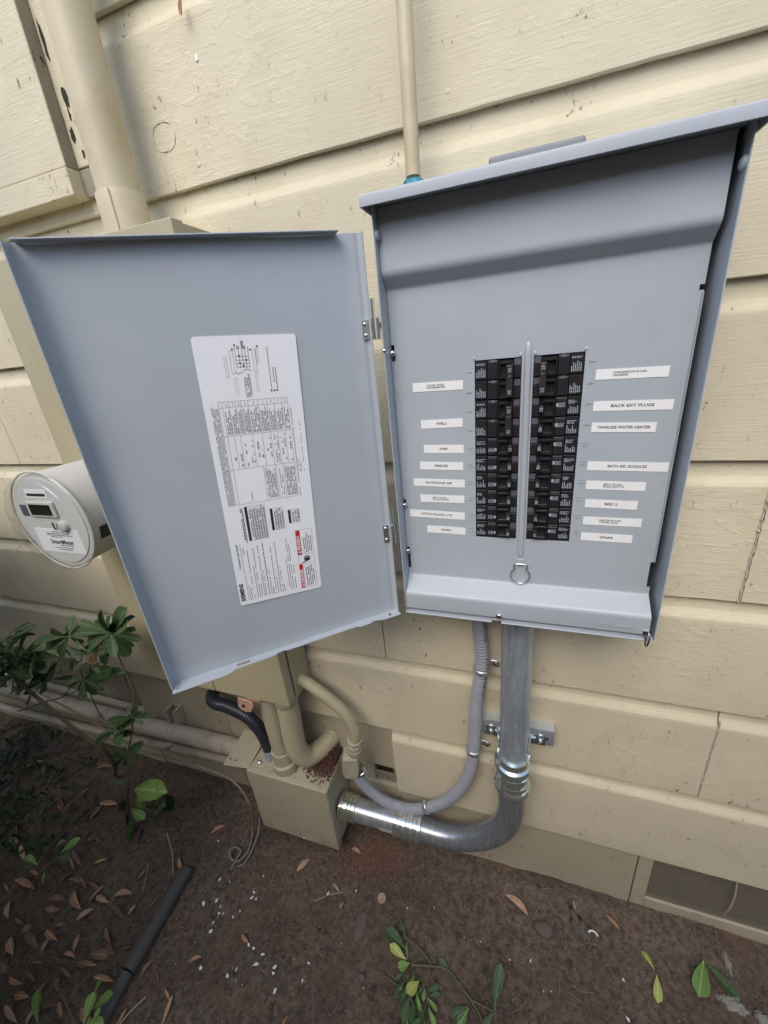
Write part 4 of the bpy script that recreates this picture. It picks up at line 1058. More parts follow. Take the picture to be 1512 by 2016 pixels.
c0 = Vector((-.3880, -.0540, .3420)); ax = Vector((-.09, 0, -1)).normalized(); sd = Vector((.95, .30, -.06)).normalized(); fr = sd.cross(ax).normalized()
if fr.y > 0: fr = -fr
mb = MB()
pr_ = [(-.0185, -.036), (-.0215, -.020), (-.0215, .012), (-.0185, .030), (-.0090, .038), (.0090, .038), (.0185, .030), (.0215, .012), (.0215, -.020), (.0185, -.036)]
vs = [c0 + sd * a - ax * (-b) + fr * d for d in (-.020, .0150) for a, b in pr_]; m_ = len(pr_)
mb.add(vs, [tuple(range(m_)), tuple(range(2*m_-1, m_-1, -1))] + [(i, (i+1) % m_, m_ + (i+1) % m_, m_ + i) for i in range(m_)]); mb.build('body', M['beigebox'], lbf, bevel=.004, bseg=3, smooth=40)
mb = MB(); vs = [c0 + sd * a * .94 - ax * (-b) * .96 + fr * d for d in (.0152, .0178) for a, b in pr_]
mb.add(vs, [tuple(range(m_)), tuple(range(2*m_-1, m_-1, -1))] + [(i, (i+1) % m_, m_ + (i+1) % m_, m_ + i) for i in range(m_)]); mb.build('cover', M['beigebox'], lbf, bevel=.0012)
for b in (-.029, .031): screw(c0 + ax * b + fr * .0178, fr, .0036, lbf, M['palestone'])
mb = MB(); mb.lathe((-.3745, -.0440, .3210), (.35, .05, -.95), [(0, .016), (.012, .0165), (.013, .0175), (.019, .0175), (.020, .0150)], 24); mb.build('steel_connector', M['chrome'], lbf, smooth=30)
# black hose
bh = empty('black_hose', (-.72, -.05, .42), 'black corrugated hose arching from the wall down to the junction box', 'hose')
path = spline([(-.8350, .026, .432), (-.8150, -.030, .440), (-.7800, -.0520, .446), (-.7400, -.0520, .4420), (-.6860, -.0500, .4180), (-.6560, -.0480, .3720), (-.6470, -.0460, .3150), (-.6440, -.0450, .2900)], .0012)
mb = MB(); mb.tube(path, lambda i: .0172 + .0005 * sin(2 * pi * i * .0012 / .0072), 24); mb.build('jacket', M['blackflex'], bh, smooth=70)
mb = MB(); mb.lathe((-.6445, -.0450, .3040), (.04, 0, -1), [(0, .0178), (.001, .0192), (.010, .0192), (.011, .0178), (.033, .0200)], 28); mb.build('grey_ferrule', simple('grey_plastic', (.30, .30, .36), .45, var=.1), bh, smooth=30)
screw((-.668, -.072, .2712), (.2, -.5, 1), .0060, jb, M['chrome'], 'bonding_screw')

# horizontal drain pipes on the left
hp = empty('drain_pipe', (-1.3, -.05, .264), 'horizontal painted pipe running left from the junction box along the wall', 'pipe')
mb = MB(); mb.tube([(-3.4, -.022, .196), (-1.9, -.022, .206), (-1.2, -.021, .214), (-.694, -.020, .226)], .0262, 32); mb.build('pipe', M['pipe'], hp, smooth=50)
cl = Vector((-1.0430, -.0208, .2175))
mb = MB(); vs = []
for k in range(25):
    a = radians(-60 + 330 * k / 24)
    for dx in (-.011, .011): vs.append(cl + Vector((dx, -cos(a) * .0282, sin(a) * .0282)))
mb.add(vs, [(2*i, 2*i+1, 2*i+3, 2*i+2) for i in range(24)])
o = link('clamp_band', mb.mesh('clamp_band', recalc=False, smooth=50), M['pipe'], hp); md = o.modifiers.new('t', 'SOLIDIFY'); md.thickness = .0025
MB().box((-1.062, -.016, .240), (-1.056, .020, .300)).box((-1.030, -.016, .240), (-1.024, .020, .300)).box((-1.0555, .0150, .240), (-1.0305, .0195, .300)).build('bracket', M['pipe'], hp, bevel=.001)
mb = MB(); mb.box((-1.054, -.0600, .192), (-1.032, -.0470, .202)); mb.lathe((-1.0430, -.0580, .186), (0, -.3, 1), [(0, .005), (.022, .005)], 6); mb.build('clamp_bolt', M['pipe'], hp, bevel=.001)
lp_ = MB(); lp_.tube([(-3.4, -.014, .050), (-1.9, -.014, .068), (-1.3, -.013, .104), (-.86, -.012, .138), (-.690, -.011, .148)], .0135, 24)
tag(lp_.build('lower_pipe', M['pipe'], smooth=50), 'thinner painted pipe running just below the larger horizontal pipe at left', 'pipe')
# tan cable with coil
path = spline([at_y(60, 1355, -.10), at_y(190, 1425, -.09), at_y(270, 1475, -.09), at_y(330, 1490, -.085), at_y(400, 1512, -.09), at_y(455, 1535, -.095), at_y(490, 1580, -.11), G(498, 1630, .03), G(490, 1672, .012), G(470, 1695, .008), G(455, 1690, .012), G(452, 1675, .02), G(464, 1668, .02), G(474, 1676, .012), G(466, 1690, .008), G(455, 1712, .006)], .004)
mb = MB(); mb.tube(path, .0030, 10); tag(mb.build('tan_cable', M['cable'], smooth=60), 'thin tan cable looping down beside the junction box to a coil on the soil', 'cable')
path = spline([Vector((-.69, -.075, .12)), G(512, 1610, .06), G(508, 1640, .03), G(494, 1678, .008), G(480, 1700, .006), G(468, 1706, .005)], .004)
mb = MB(); mb.tube(path, .0028, 10); tag(mb.build('short_cable', M['cable'], smooth=60), 'short tan cable leaving the lower left edge of the junction box', 'cable')

# ------------------------------------------------------------------ foliage and litter helpers
def leaf_mesh(name, w=.36, fold=.10, curl=.12, base=.0, seg=8, tipp=1.15, tq=.48):
    """unit leaf along +X, width w, obovate; base at origin"""
    mb = MB(); vs = []; PK = max((k / 50) ** tipp * (1 - k / 50) ** tq for k in range(51))
    for i in range(seg + 1):
        t = i / seg; half = w / 2 * (((t ** tipp) * (1 - t) ** tq) / PK if 0 < t < 1 else (.05 if t == 0 else .02))
        zc = -curl * (t - .3) ** 2 + .02
        for s in (-1, -.55, 0, .55, 1): vs.append((t, s * half, zc + fold * half * abs(s) * 2 ))
    mb.add(vs, [(i*5+j, (i+1)*5+j, (i+1)*5+j+1, i*5+j+1) for i in range(seg) for j in range(4)])
    return mb.mesh(name, recalc=False, smooth=180)
LM = {n: leaf_mesh('leaf_' + n, *a) for n, a in dict(a=(.40, .12, .18), b=(.34, .2, .3), c=(.30, .08, -.12), d=(.46, .15, .1), n=(.18, .15, .3), r=(.62, .1, .1)).items()}
for n in list(LM): pass
DM = [leaf_mesh('dry_leaf_%d' % i, w, f, c, 0, 8, .85, .75) for i, (w, f, c) in enumerate(((.30, .5, .35), (.24, .8, -.3), (.36, .3, .5), (.22, .25, -.1)))]
_mcache = {}
def leaf_obj(name, me, mat, base, tip, nrm, parent=None, wid=1.0):
    key = (me.name, mat.name)
    if key not in _mcache:
        c = me.copy(); c.materials.clear(); c.materials.append(mat); _mcache[key] = c
    o = bpy.data.objects.new(name, _mcache[key]); COL.objects.link(o)
    x = Vector(tip) - Vector(base); L = x.length; x.normalize(); n = Vector(nrm); n = (n - x * n.dot(x)).normalized(); y = n.cross(x)
    M4 = Matrix(((x.x, y.x, n.x, 0), (x.y, y.y, n.y, 0), (x.z, y.z, n.z, 0), (0, 0, 0, 1)))
    o.rotation_euler = M4.to_euler(); o.location = base; o.scale = (L, L * wid, L)
    if parent is not None: attach(o, parent)
    return o
def vrand(r): return Vector((r.uniform(-1, 1), r.uniform(-1, 1), r.uniform(-1, 1)))

# ------------------------------------------------------------------ shrub left of the junction box
SY = -.20
rnd = random.Random(21)
sh = empty('shrub', at_y(258, 1600, SY), 'leafy green shrub with dark leaf rosettes growing below the electric meter', 'shrub')
A3 = lambda x, y, Y=SY: at_y(x * .2976, 850 + y * .2976, Y)      # pixels of an enlarged view
A5 = lambda x, y, Y=SY: at_y(x * .3307, 1150 + y * .3307, Y)
def stem(pts, r0, r1, par, mat='stem', name='stem'):
    p = spline(pts, .006); n = len(p); mb = MB(); mb.tube(p, [r0 + (r1 - r0) * i / (n - 1) for i in range(n)], 8); return mb.build(name, M[mat], par, smooth=70)
stem([A3(735, 1330), A3(770, 1430), A3(800, 1520), A3(860, 1660), A3(889, 1740), A3(885, 1830), A5(785, 880, SY), A5(765, 1000), A5(770, 1100), A5(760, 1200), A5(768, 1350), A5(785, 1430, SY - .01)], .0016, .0030, sh)
stem([A3(-60, 1480, -.22), A3(180, 1700, -.21), A3(400, 1890, -.2), A3(550, 2010, -.19), A5(650, 1020, -.17), G(230, 1530, .0)], .0050, .0042, sh)
stem([A3(520, 1710), A3(400, 1760), A3(290, 1790), A3(120, 1850)], .0014, .0022, sh, 'stemdk')
stem([A3(550, 1640), A3(520, 1710)], .0013, .0014, sh, 'stemdk')
stem([A3(735, 1330), A3(600, 1350), A3(455, 1360)], .0010, .0014, sh)
stem([A3(455, 1360), A3(400, 1500), A3(330, 1560)], .0010, .0014, sh)
stem([A3(540, 1370), A3(548, 1450), A3(530, 1560), A3(550, 1640)], .0009, .0012, sh, 'stemdk')
stem([A3(130, 1490), A3(210, 1590), A3(190, 1760)], .0012, .0016, sh, 'stemdk')
stem([A3(600, 1740), A3(640, 1830), A3(690, 1910)], .0014, .0018, sh)
stem([A3(800, 1600), A3(850, 1740), A3(870, 1800)], .0010, .0014, sh)
def rosette(c, tips, par, mat, kinds, Y, size=None, up=(0, -.7, .7), jit=.03, name='leaf', wid=1.0):
    tips = list(tips); ex = []
    for k in range(len(tips)):
        q = Vector(c) + (Vector(rnd.choice(tips)) - Vector(c)) * rnd.uniform(.55, .85) + vrand(rnd) * .022; ex.append(q)
    for tp in tips + ex:
        b = Vector(c); t = Vector(tp); t.y += rnd.uniform(-jit, jit)
        leaf_obj(name, LM[rnd.choice(kinds)], M[mat], b + (t - b) * .06, t, Vector(up) + vrand(rnd) * .55, par, wid * rnd.uniform(.6, .9))
rosette(A3(735, 1335), [A3(*p) for p in ((690, 1150), (590, 1205), (808, 1185), (515, 1300), (866, 1330), (880, 1425), (850, 1495), (760, 1490), (640, 1310), (700, 1440), (830, 1265), (545, 1360), (655, 1400))], sh, 'leaf', 'ad', SY)
rosette(A3(455, 1355), [A3(*p) for p in ((398, 1262), (285, 1400), (320, 1345), (500, 1435), (510, 1310), (430, 1470))], sh, 'leaf', 'ad', SY)
rosette(A3(400, 1505), [A3(*p) for p in ((300, 1690), (470, 1580), (340, 1480), (290, 1450))], sh, 'leaf', 'ad', SY)
rosette(A3(130, 1490), [A3(*p) for p in ((10, 1425), (95, 1335), (55, 1385), (20, 1480), (185, 1400), (260, 1440), (30, 1570), (240, 1530), (205, 1610), (125, 1400), (10, 1530), (160, 1600), (290, 1490))], sh, 'leaf', 'bc', SY - .02, jit=.05)
rosette(A3(55, 1440), [A3(*p) for p in ((25, 1400), (110, 1420), (-20, 1450), (100, 1340), (60, 1370))], sh, 'leaf', 'ac', SY)
rosette(A3(180, 1700), [A3(*p) for p in ((60, 1690), (90, 1640), (240, 1640), (130, 1760), (40, 1600), (200, 1650), (290, 1640), (100, 1720))], sh, 'leaf', 'nb', SY)
rosette(A3(550, 1640), [A3(*p) for p in ((465, 1700), (640, 1690), (600, 1765), (495, 1620), (590, 1590), (650, 1720), (480, 1660), (560, 1730), (700, 1590), (740, 1630))], sh, 'leaf', 'ab', SY)
for cx_, cy_, nn in ((60, 1520, 7), (20, 1620, 8), (210, 1560, 6), (330, 1640, 6), (620, 1480, 7), (230, 1460, 6), (90, 1600, 8), (20, 1480, 7), (480, 1480, 5), (30, 1390, 6)):
    yy_ = SY + rnd.uniform(-.04, .06)
    rosette(A3(cx_, cy_, yy_), [A3(cx_ + rnd.uniform(-115, 115), cy_ + rnd.uniform(-110, 90), yy_) for _ in range(nn)], sh, 'leaf', 'abcn', yy_, jit=.05)
rosette(A3(880, 1890), [A3(*p) for p in ((810, 1830), (760, 1920), (830, 1900), (930, 1870), (900, 1820), (850, 1960))], sh, 'leaf', 'ab', SY)
rosette(A5(700, 870), [A5(*p) for p in ((600, 920), (640, 850), (760, 850), (680, 820), (800, 790), (790, 870), (740, 800))], sh, 'leaf', 'ab', SY)
rosette(A5(760, 1010), [A5(*p) for p in ((640, 1080), (690, 990), (830, 960), (700, 1100), (820, 1080), (660, 1040))], sh, 'leaf', 'ab', SY)
for b, t, m_, k in (((800, 1222), (962, 1228), 'leafl', 'b'), ((820, 1258), (838, 1345), 'leafl', 'a'), ((775, 1338), (858, 1395), 'leafl', 'a'), ((772, 1362), (792, 1512), 'leafl', 'a'), ((765, 1240), (715, 1330), 'leaf', 'b'), ((768, 1270), (740, 1420), 'leaf', 'b'), ((820, 1250), (870, 1290), 'leafl', 'a'), ((760, 1200), (690, 1170), 'leaf', 'b')):
    leaf_obj('leaf', LM[k], M[m_], A5(*b), A5(t[0], t[1], SY - .008), Vector((0, -.3, .95)) + vrand(rnd) * .2, sh)
rosette(A5(950, 1330, -.17), [A5(x, y, -.19) for x, y in ((880, 1290), (1010, 1300), (900, 1400), (980, 1420), (1020, 1380), (940, 1250), (870, 1350), (1010, 1250), (960, 1450))], sh, 'leaf', 'an', -.18)
stem([A5(950, 1330, -.17), A5(930, 1450, -.17), G(304, 1650)], .0012, .0016, sh)
# curled dry leaf and cobweb-like straw caught in the shrub
o = leaf_obj('caught_leaf', DM[1], M['dead'], A5(560, 480, SY - .03), A5(605, 400, SY - .03), (0, -1, .3)); tag(o, 'orange brown dry leaf caught in the top of the shrub', 'leaf')
mb = MB()
for k in range(16):
    a = A5(600 + rnd.uniform(-30, 60), 330 + rnd.uniform(-20, 60), SY - .03); b = A5(570 + rnd.uniform(-50, 90), 440 + rnd.uniform(-20, 60), SY - .02)
    mb.tube([a, (a + b) / 2 + vrand(rnd) * .004, b], .00025, 4)
mb.tube(spline([A5(600, 470, SY - .03), A5(540, 465, SY - .03), A5(480, 470, SY - .03), A5(445, 510, SY - .03)], .004), .0009, 5)
o = mb.build('dry_fibre', M['straw'], sh, recalc=False); o['kind'] = 'stuff'

bu = empty('added_shade_bush', (-1.55, -.75, 0), 'added evergreen bush out of view that shades the lower left', 'bush')  # bush added outside the frame to darken the lower left wall and soil
for k in range(9):
    stem([Vector((-1.6 + rnd.uniform(-.1, .1), -.8 + rnd.uniform(-.1, .1), -.04)), Vector((-1.65 + rnd.uniform(-.2, .15), -.8 + rnd.uniform(-.2, .1), .6)), Vector((-1.7 + rnd.uniform(-.3, .2), -.8 + rnd.uniform(-.3, .15), .9 + rnd.uniform(-.2, .2)))], .012, .004, bu, 'stemdk')
mb = MB()
pl = ray(0, 0).cross(ray(0, 2016)).normalized(); pl = pl if pl.dot(Vector((-1, -1, 0))) > 0 else -pl
for k in range(14000):
    d = vrand(rnd)
    if d.length > 1: continue
    d = d.normalized() * (d.length ** .5); c = Vector((-1.50 + d.x * .66, -.62 + d.y * .62, .62 + d.z * .68))
    if (c - CT).dot(pl) < .07 or c.y > -.01 or c.x > -.75: continue  # keep the added shading leaves out of view
    t = vrand(rnd).normalized(); n = vrand(rnd); w = t.cross(n).normalized() * .014; L = rnd.uniform(.04, .075)
    mb.add([c, c + t * L * .5 + w, c + t * L, c + t * L * .5 - w], [(0, 1, 2, 3)])
o = mb.build('foliage', M['leaf'], bu, recalc=False); o['kind'] = 'stuff'

# dark ground cover far left
mb = MB()
for k in range(520):
    u = rnd.triangular(-60, 250, 10); v = rnd.uniform(1400, 1680)
    if v < 1395 + (u * .19): continue
    if u > 130 and rnd.random() < .5: continue
    b = G(u, v); d = vrand(rnd); d.z = abs(d.z) * .7 + .15; d.normalize(); L = rnd.uniform(.02, .07); w = rnd.uniform(.003, .007)
    s = d.cross(Vector((0, 0, 1))).normalized() * w; c1 = b + d * L * .55 + Vector((0, 0, .004)); c2 = b + d * L - Vector((0, 0, .006))
    mb.add([b - s * .2, b + s * .2, c1 - s, c1 + s, c2], [(0, 1, 3, 2), (2, 3, 4)])
tag(mb.build('ground_cover', M['grass'], recalc=False), 'dark low ground cover plants on the shaded soil at far left', 'ground cover', None, 'stuff')

# sprigs at the lower left
def sprig(name, label, stems, leaves, cat='sprig'):
    p0 = stems[0][0]
    e = empty(name, G(*p0), label, cat)
    for s_ in stems:
        pts = [G(u, v, h) for u, v, h in [(q[0], q[1], q[2] if len(q) > 2 else .01) for q in s_[:-1]]]
        stem(pts, s_[-1], s_[-1] * .8, e)
    for (u0, v0, h0, u1, v1, h1, mat, kind) in leaves:
        b, t = G(u0, v0, h0), G(u1, v1, h1)
        leaf_obj('leaf', (LM if kind in LM else None)[kind], M[mat], b, t, Vector((0, -.15, 1)) + vrand(rnd) * .25, e)
    return e
K = lambda x, y: (x * .2646, 1600 + y * .2646)
def kk(x, y, h=.01): u, v = K(x, y); return (u, v, h)
sprig('trailing_stem', 'pale trailing stem with small bright leaves at lower left', [[kk(590, 0, .04), kk(420, 210, .05), kk(260, 390, .05), kk(60, 600, .05), kk(-60, 740, .05), .0018], [kk(520, 280, .05), kk(380, 370, .05), kk(260, 490, .04), kk(215, 700, .04), kk(205, 850, .04), kk(240, 970, .04), kk(340, 1060, .03), kk(480, 1100, .03), kk(660, 1145, .02), .0017], [kk(440, 290, .05), kk(350, 390, .05), kk(270, 480, .05), .0013]],
   [(*kk(450, 300, .05), *kk(590, 190, .07), 'leafl', 'a'), (*kk(400, 280, .05), *kk(470, 200, .08), 'leafl', 'b'), (*kk(280, 390, .05), *kk(180, 320, .07), 'leafl', 'b'), (*kk(270, 400, .05), *kk(160, 420, .06), 'leaf', 'b'), (*kk(420, 330, .05), *kk(520, 340, .06), 'leaf', 'a'), (*kk(340, 420, .05), *kk(310, 520, .05), 'leafl', 'n'), (*kk(330, 340, .05), *kk(360, 240, .07), 'leaf', 'b'), (*kk(70, 590, .05), *kk(30, 530, .06), 'leafl', 'n')])
mb = MB(); mb.lathe(G(*K(213, 880), .035), (0, 0, 1), [(0, .004), (.004, .009), (.010, .0105), (.016, .009), (.020, .004)], 14)
tag(mb.build('seed_ball', simple('dry_seed', (.16, .14, .085), .8, var=.3), smooth=60), 'round dry seed pod hanging on the trailing stem', 'seed pod')
sprig('broad_leaf_seedling', 'seedling with broad bright green leaves beside the drip hose end', [[kk(560, 1572, .03), kk(500, 1440, .05), kk(410, 1260, .06), .0022], [kk(410, 1260, .06), kk(360, 1320, .06), kk(335, 1390, .06), .0014], [kk(620, 1600, .02), kk(690, 1440, .05), kk(730, 1340, .06), .0020]],
   [(*kk(280, 1560, .04), *kk(275, 1310, .06), 'leafl', 'a'), (*kk(620, 1575, .05), *kk(700, 1330, .07), 'leafl', 'd'), (*kk(680, 1470, .05), *kk(840, 1340, .06), 'leafl', 'd'), (*kk(690, 1570, .05), *kk(745, 1450, .06), 'leafl', 'd'), (*kk(700, 1350, .05), *kk(755, 1230, .06), 'leafl', 'a'), (*kk(640, 1560, .05), *kk(770, 1570, .05), 'leafl', 'd'), (*kk(20, 1400, .04), *kk(75, 1290, .05), 'leaf', 'a'), (*kk(-30, 1390, .04), *kk(60, 1350, .05), 'leaf', 'a')], 'seedling')

# black drip hose
hs = empty('drip_hose', G(300, 1830), 'black rigid drip hose lying on the soil at lower left', 'hose')
a, b, c = G(368, 1712, .016), G(252, 1912, .016), G(200, 2010, .010)
mb = MB(); mb.tube([a - (b - a) * .0, a.lerp(b, .5), b], .0185, 26); mb.build('hose', M['hose'], hs, smooth=50)
mb = MB(); mb.tube([b + (c - b) * .03, c, c + (c - b) * .6], .0155, 26); mb.build('inner_hose', M['hose'], hs, smooth=50)

# ------------------------------------------------------------------ cut branch at bottom centre
B = lambda x, y: (740 + x * .2646, 1720 + y * .2646)
def bb(x, y, h=.008): u, v = B(x, y); return (u, v, h)
cb = empty('fallen_branch', G(*B(420, 690)), 'cut green branch with yellow green and dark leaves lying on bare soil', 'branch')
for pts, r in (([bb(270, 680), bb(420, 690, .012), bb(530, 715, .012), bb(640, 850, .01), bb(720, 960, .008), bb(790, 1090), bb(820, 1180)], .0026), ([bb(410, 670), bb(360, 600, .014), bb(290, 525, .018), bb(230, 480, .018), bb(190, 400, .016), bb(172, 300, .012)], .0019), ([bb(410, 690), bb(390, 800, .014), bb(385, 930, .014), bb(355, 1050, .01)], .0013), ([bb(385, 930, .014), bb(410, 1080, .01)], .001), ([bb(340, 690), bb(322, 740, .014), bb(340, 800, .012)], .0010), ([bb(720, 945), bb(880, 1025)], .0018), ([bb(640, 850), bb(695, 975)], .0014), ([bb(45, 745, .01), bb(130, 810, .01), bb(225, 870, .012)], .0014), ([bb(270, 675), bb(350, 590, .014)], .0011)):
    stem([G(*p) for p in pts], r, r * .75, cb)
for b_, t_, m_, k in ((bb(225, 560, .015), bb(75, 415, .025), 'leaf', 'd'), (bb(225, 640, .018), bb(105, 525, .03), 'leafy', 'a'), (bb(235, 640, .018), bb(225, 510, .02), 'leafl', 'n'), (bb(255, 665, .016), bb(165, 700, .018), 'leafl', 'r'), (bb(215, 730, .010), bb(150, 790, .012), 'leaf', 'a'), (bb(180, 330, .012), bb(225, 470, .012), 'leaf', 'n'),
        (bb(320, 800, .02), bb(235, 890, .03), 'leafy', 'r'), (bb(300, 880, .02), bb(335, 1030, .012), 'leafl', 'b'), (bb(385, 880, .012), bb(470, 830, .014), 'leaf', 'd'), (bb(400, 910, .012), bb(480, 900, .012), 'leaf', 'a'), (bb(250, 900, .012), bb(200, 1110, .012), 'leaf', 'd'), (bb(300, 930, .010), bb(260, 1120, .010), 'leaf', 'd'), (bb(370, 980, .012), bb(330, 1120, .012), 'leaf', 'd'), (bb(400, 1000, .012), bb(440, 1130, .01), 'leaf', 'd'), (bb(270, 730, .012), bb(300, 830, .012), 'leaf', 'a'), (bb(270, 1000, .008), bb(175, 1040, .008), 'leaf', 'a'),
        (bb(540, 700, .010), bb(470, 640, .012), 'leaf', 'r'), (bb(530, 730, .008), bb(590, 830, .006), 'leaf', 'n'), (bb(685, 985, .010), bb(565, 1070, .012), 'leaf', 'd'), (bb(690, 1000, .010), bb(610, 1140, .008), 'leafl', 'd'), (bb(880, 1020, .008), bb(930, 670, .02), 'leaf', 'c'), (bb(875, 1030, .008), bb(800, 1130, .008), 'leaf', 'a'), (bb(330, 640, .012), bb(380, 580, .016), 'leaf', 'n'), (bb(250, 820, .01), bb(190, 950, .01), 'leaf', 'a')):
    leaf_obj('leaf', LM[k], M[m_], G(*b_), G(*t_), Vector((0, -.2, 1)) + vrand(rnd) * .3, cb)
for k in range(16):
    x_, y_ = rnd.uniform(170, 430), rnd.uniform(740, 1110); b_ = bb(x_, y_, rnd.uniform(.010, .025)); t_ = bb(x_ + rnd.uniform(-90, 90), y_ + rnd.uniform(30, 150), rnd.uniform(.008, .02))
    leaf_obj('leaf', LM[rnd.choice('adb')], M[rnd.choice(['leaf', 'leaf', 'leafl'])], G(*b_), G(*t_), Vector((0, -.2, 1)) + vrand(rnd) * .5, cb, rnd.uniform(.7, 1))
# two green sprigs at the right
Rr = lambda x, y: (1112 + x * .2646, 1716 + y * .2646)
def rr(x, y, h=.006): u, v = Rr(x, y); return (u, v, h)
def ground_leaves(name, label, stems, leaves, cat='leaf'):
    e = empty(name, G(*stems[0][0]), label, cat)
    for s_ in stems: stem([G(*p) for p in s_[:-1]], s_[-1], s_[-1] * .7, e)
    for b_, t_, m_, k in leaves: leaf_obj('leaf', LM[k], M[m_], G(*b_), G(*t_), Vector((0, -.1, 1)) + vrand(rnd) * .12, e)
ground_leaves('fallen_sprig', 'yellow green sprig of two leaves with a thin stalk, left of the dark green pair', [[rr(695, 635), rr(690, 700), rr(683, 775), .0010]], [(rr(683, 765), rr(695, 975), 'leafy', 'a'), (rr(668, 730), rr(570, 580), 'leafy', 'b')])
ground_leaves('fallen_sprig', 'dark green pair of leaves joined on one stalk near the vent', [[rr(1015, 545), rr(1025, 600), rr(1030, 665), .0010]], [(rr(1030, 660), rr(1000, 930), 'leafl', 'd'), (rr(1035, 665), rr(1300, 950), 'leaf', 'c')])

# ------------------------------------------------------------------ dry leaves
def dry(u0, v0, u1, v1, mi, mat, label, group=None, h=.004):
    o = leaf_obj('dry_leaf', DM[mi], M[mat], G(u0, v0, h), G(u1, v1, h + .004), Vector((0, -.1, 1)) + vrand(rnd) * .35)
    return tag(o, label, 'leaf', group)
o = leaf_obj('hanging_leaf', DM[1], M['dead'], at_y(357, -6, -.006), at_y(362, 38, -.010), (0, -1, 0)); tag(o, 'shrivelled brown leaf hanging under the topmost siding lap', 'leaf')
dry(995, 1762, 1040, 1798, 0, 'dead', 'large orange brown dry leaf on bare soil below the steel elbow')
dry(1194, 1802, 1220, 1832, 1, 'dead', 'small rusty dry leaf near the white crescent chip')
dry(1128, 1772, 1133, 1792, 3, 'tan_chip' if False else 'dead', 'tiny pale dry leaf by the foot of the wall')
dry(584, 1715, 608, 1690, 2, 'dead', 'square orange brown dry leaf in front of the junction box')
dry(655, 1740, 668, 1755, 0, 'dead', 'small orange dry leaf beside a thin pale twig')
dry(670, 1790, 676, 1775, 2, 'dead', 'tiny tan dry leaf just above the flat brown stone')
dry(476, 1840, 488, 1856, 0, 'dead', 'folded tan dry leaf amid the white paint flakes')
dry(372, 1894, 396, 1882, 0, 'dead', 'brown dry leaf beside the square white chip')
dry(250, 1702, 186, 1702, 3, 'leafy', 'yellow fallen leaf on dark soil at left') if False else None
o = leaf_obj('yellow_leaf', DM[3], M['leafy'], G(211, 1690, .004), G(185, 1701, .008), (0, 0, 1)); tag(o, 'single yellow fallen leaf on the dark soil above the drip hose', 'leaf')
dry(176, 1775, 208, 1745, 1, 'dead', 'bright rusty dry leaf curled up on the soil left of the drip hose')
dry(554, 2022, 566, 2000, 0, 'dead', 'rust coloured dry leaf tip at the bottom edge')
dry(415, 1640, 442, 1624, 0, 'dead', 'tan dry leaf beside the tan cable coil')
dry(320, 2016, 340, 1960, 3, 'dead', 'upright tan dry leaf below the drip hose at the bottom edge')
dry(230, 2020, 250, 1985, 3, 'dead', 'broad pale dry leaf next to the straw at the bottom edge')
dry(710, 1680, 692, 1668, 2, 'dead', 'tan dry leaf tucked under the corner of the junction box')
GR = 'dry leaves littering the shaded soil at left'; LB1 = 'dull brown dry leaf among the litter on the shaded soil at left'
spots = [(128, 1728), (155, 1735), (110, 1770), (165, 1800), (118, 1820), (150, 1855), (165, 1850), (60, 1920), (75, 1895), (95, 1980), (25, 1995), (150, 1950), (165, 1740), (190, 1745), (20, 1860), (15, 1870), (100, 1790), (135, 1880), (300, 1780), (250, 1865), (355, 1700), (275, 1650), (265, 1420), (205, 1510), (165, 1560), (215, 1585), (190, 1600), (90, 1515), (65, 1505), (115, 1585), (30, 1640), (135, 1590), (185, 1655), (300, 1460), (50, 1745), (100, 1840), (310, 1925), (290, 1905), (330, 1960), (200, 1880), (220, 1860), (45, 1680), (142, 1700), (60, 1850), (88, 1862), (30, 1930), (112, 1935), (205, 1930), (182, 1970), (15, 1790), (40, 1815), (200, 1770), (240, 1760), (70, 1720), (280, 1720), (150, 1690), (120, 1990), (60, 2000), (5, 1900), (170, 2000), (215, 1840), (150, 1770), (170, 1900), (130, 1915), (80, 1950), (40, 1960), (230, 1800), (260, 1790), (120, 1640)]
for i, (u, v) in enumerate(spots):
    a = rnd.uniform(0, 2 * pi); L = rnd.uniform(18, 44)
    LB1 = 'brown dry leaf lying under the shrub stems at left' if v < 1680 else ('brown dry leaf in the litter close to the left edge' if u < 110 else ('brown dry leaf in the litter left of the drip hose' if u + (v - 1712) * .58 < 362 else 'brown dry leaf tucked against the drip hose')); GR = LB1.replace('leaf', 'leaves')
    dry(u - cos(a) * L / 2, v - sin(a) * L / 2, u + cos(a) * L / 2, v + sin(a) * L / 2, rnd.randrange(4), rnd.choice(['dead', 'deadd', 'deadd']), LB1, GR, rnd.uniform(.002, .01))
# stones and odd bits
def blob(name, c, sx, sy, sz, mat, label, cat, seed, sub=3, flat=0, rotz=0.0, amp=.22):
    bm = bmesh.new(); bmesh.ops.create_icosphere(bm, subdivisions=sub, radius=1)
    for v in bm.verts:
        n = noise.noise(v.co * 1.6 + Vector((seed, 0, 0))) + .7 * noise.noise(v.co * 5 + Vector((0, seed, 0))) + .35 * noise.noise(v.co * 11 + Vector((0, 0, seed))); v.co *= 1 + amp * n
        v.co.z = max(v.co.z, -.5); v.co = Vector((v.co.x * sx, v.co.y * sy, v.co.z * sz))
    bm.transform(Matrix.Rotation(rotz, 4, 'Z')); bm.transform(Matrix.Translation(c))
    me = bpy.data.meshes.new(name); bm.to_mesh(me); bm.free()
    for p in me.polygons: p.use_smooth = True
    o = link(name, me, mat)
    return tag(o, label, cat) if label else o
blob('flat_stone', G(709, 1824, .0), .0150, .0310, .0050, M['stone'], 'flat brown paddle shaped stone half sunk in the soil', 'stone', 1.3, 4, amp=.10)
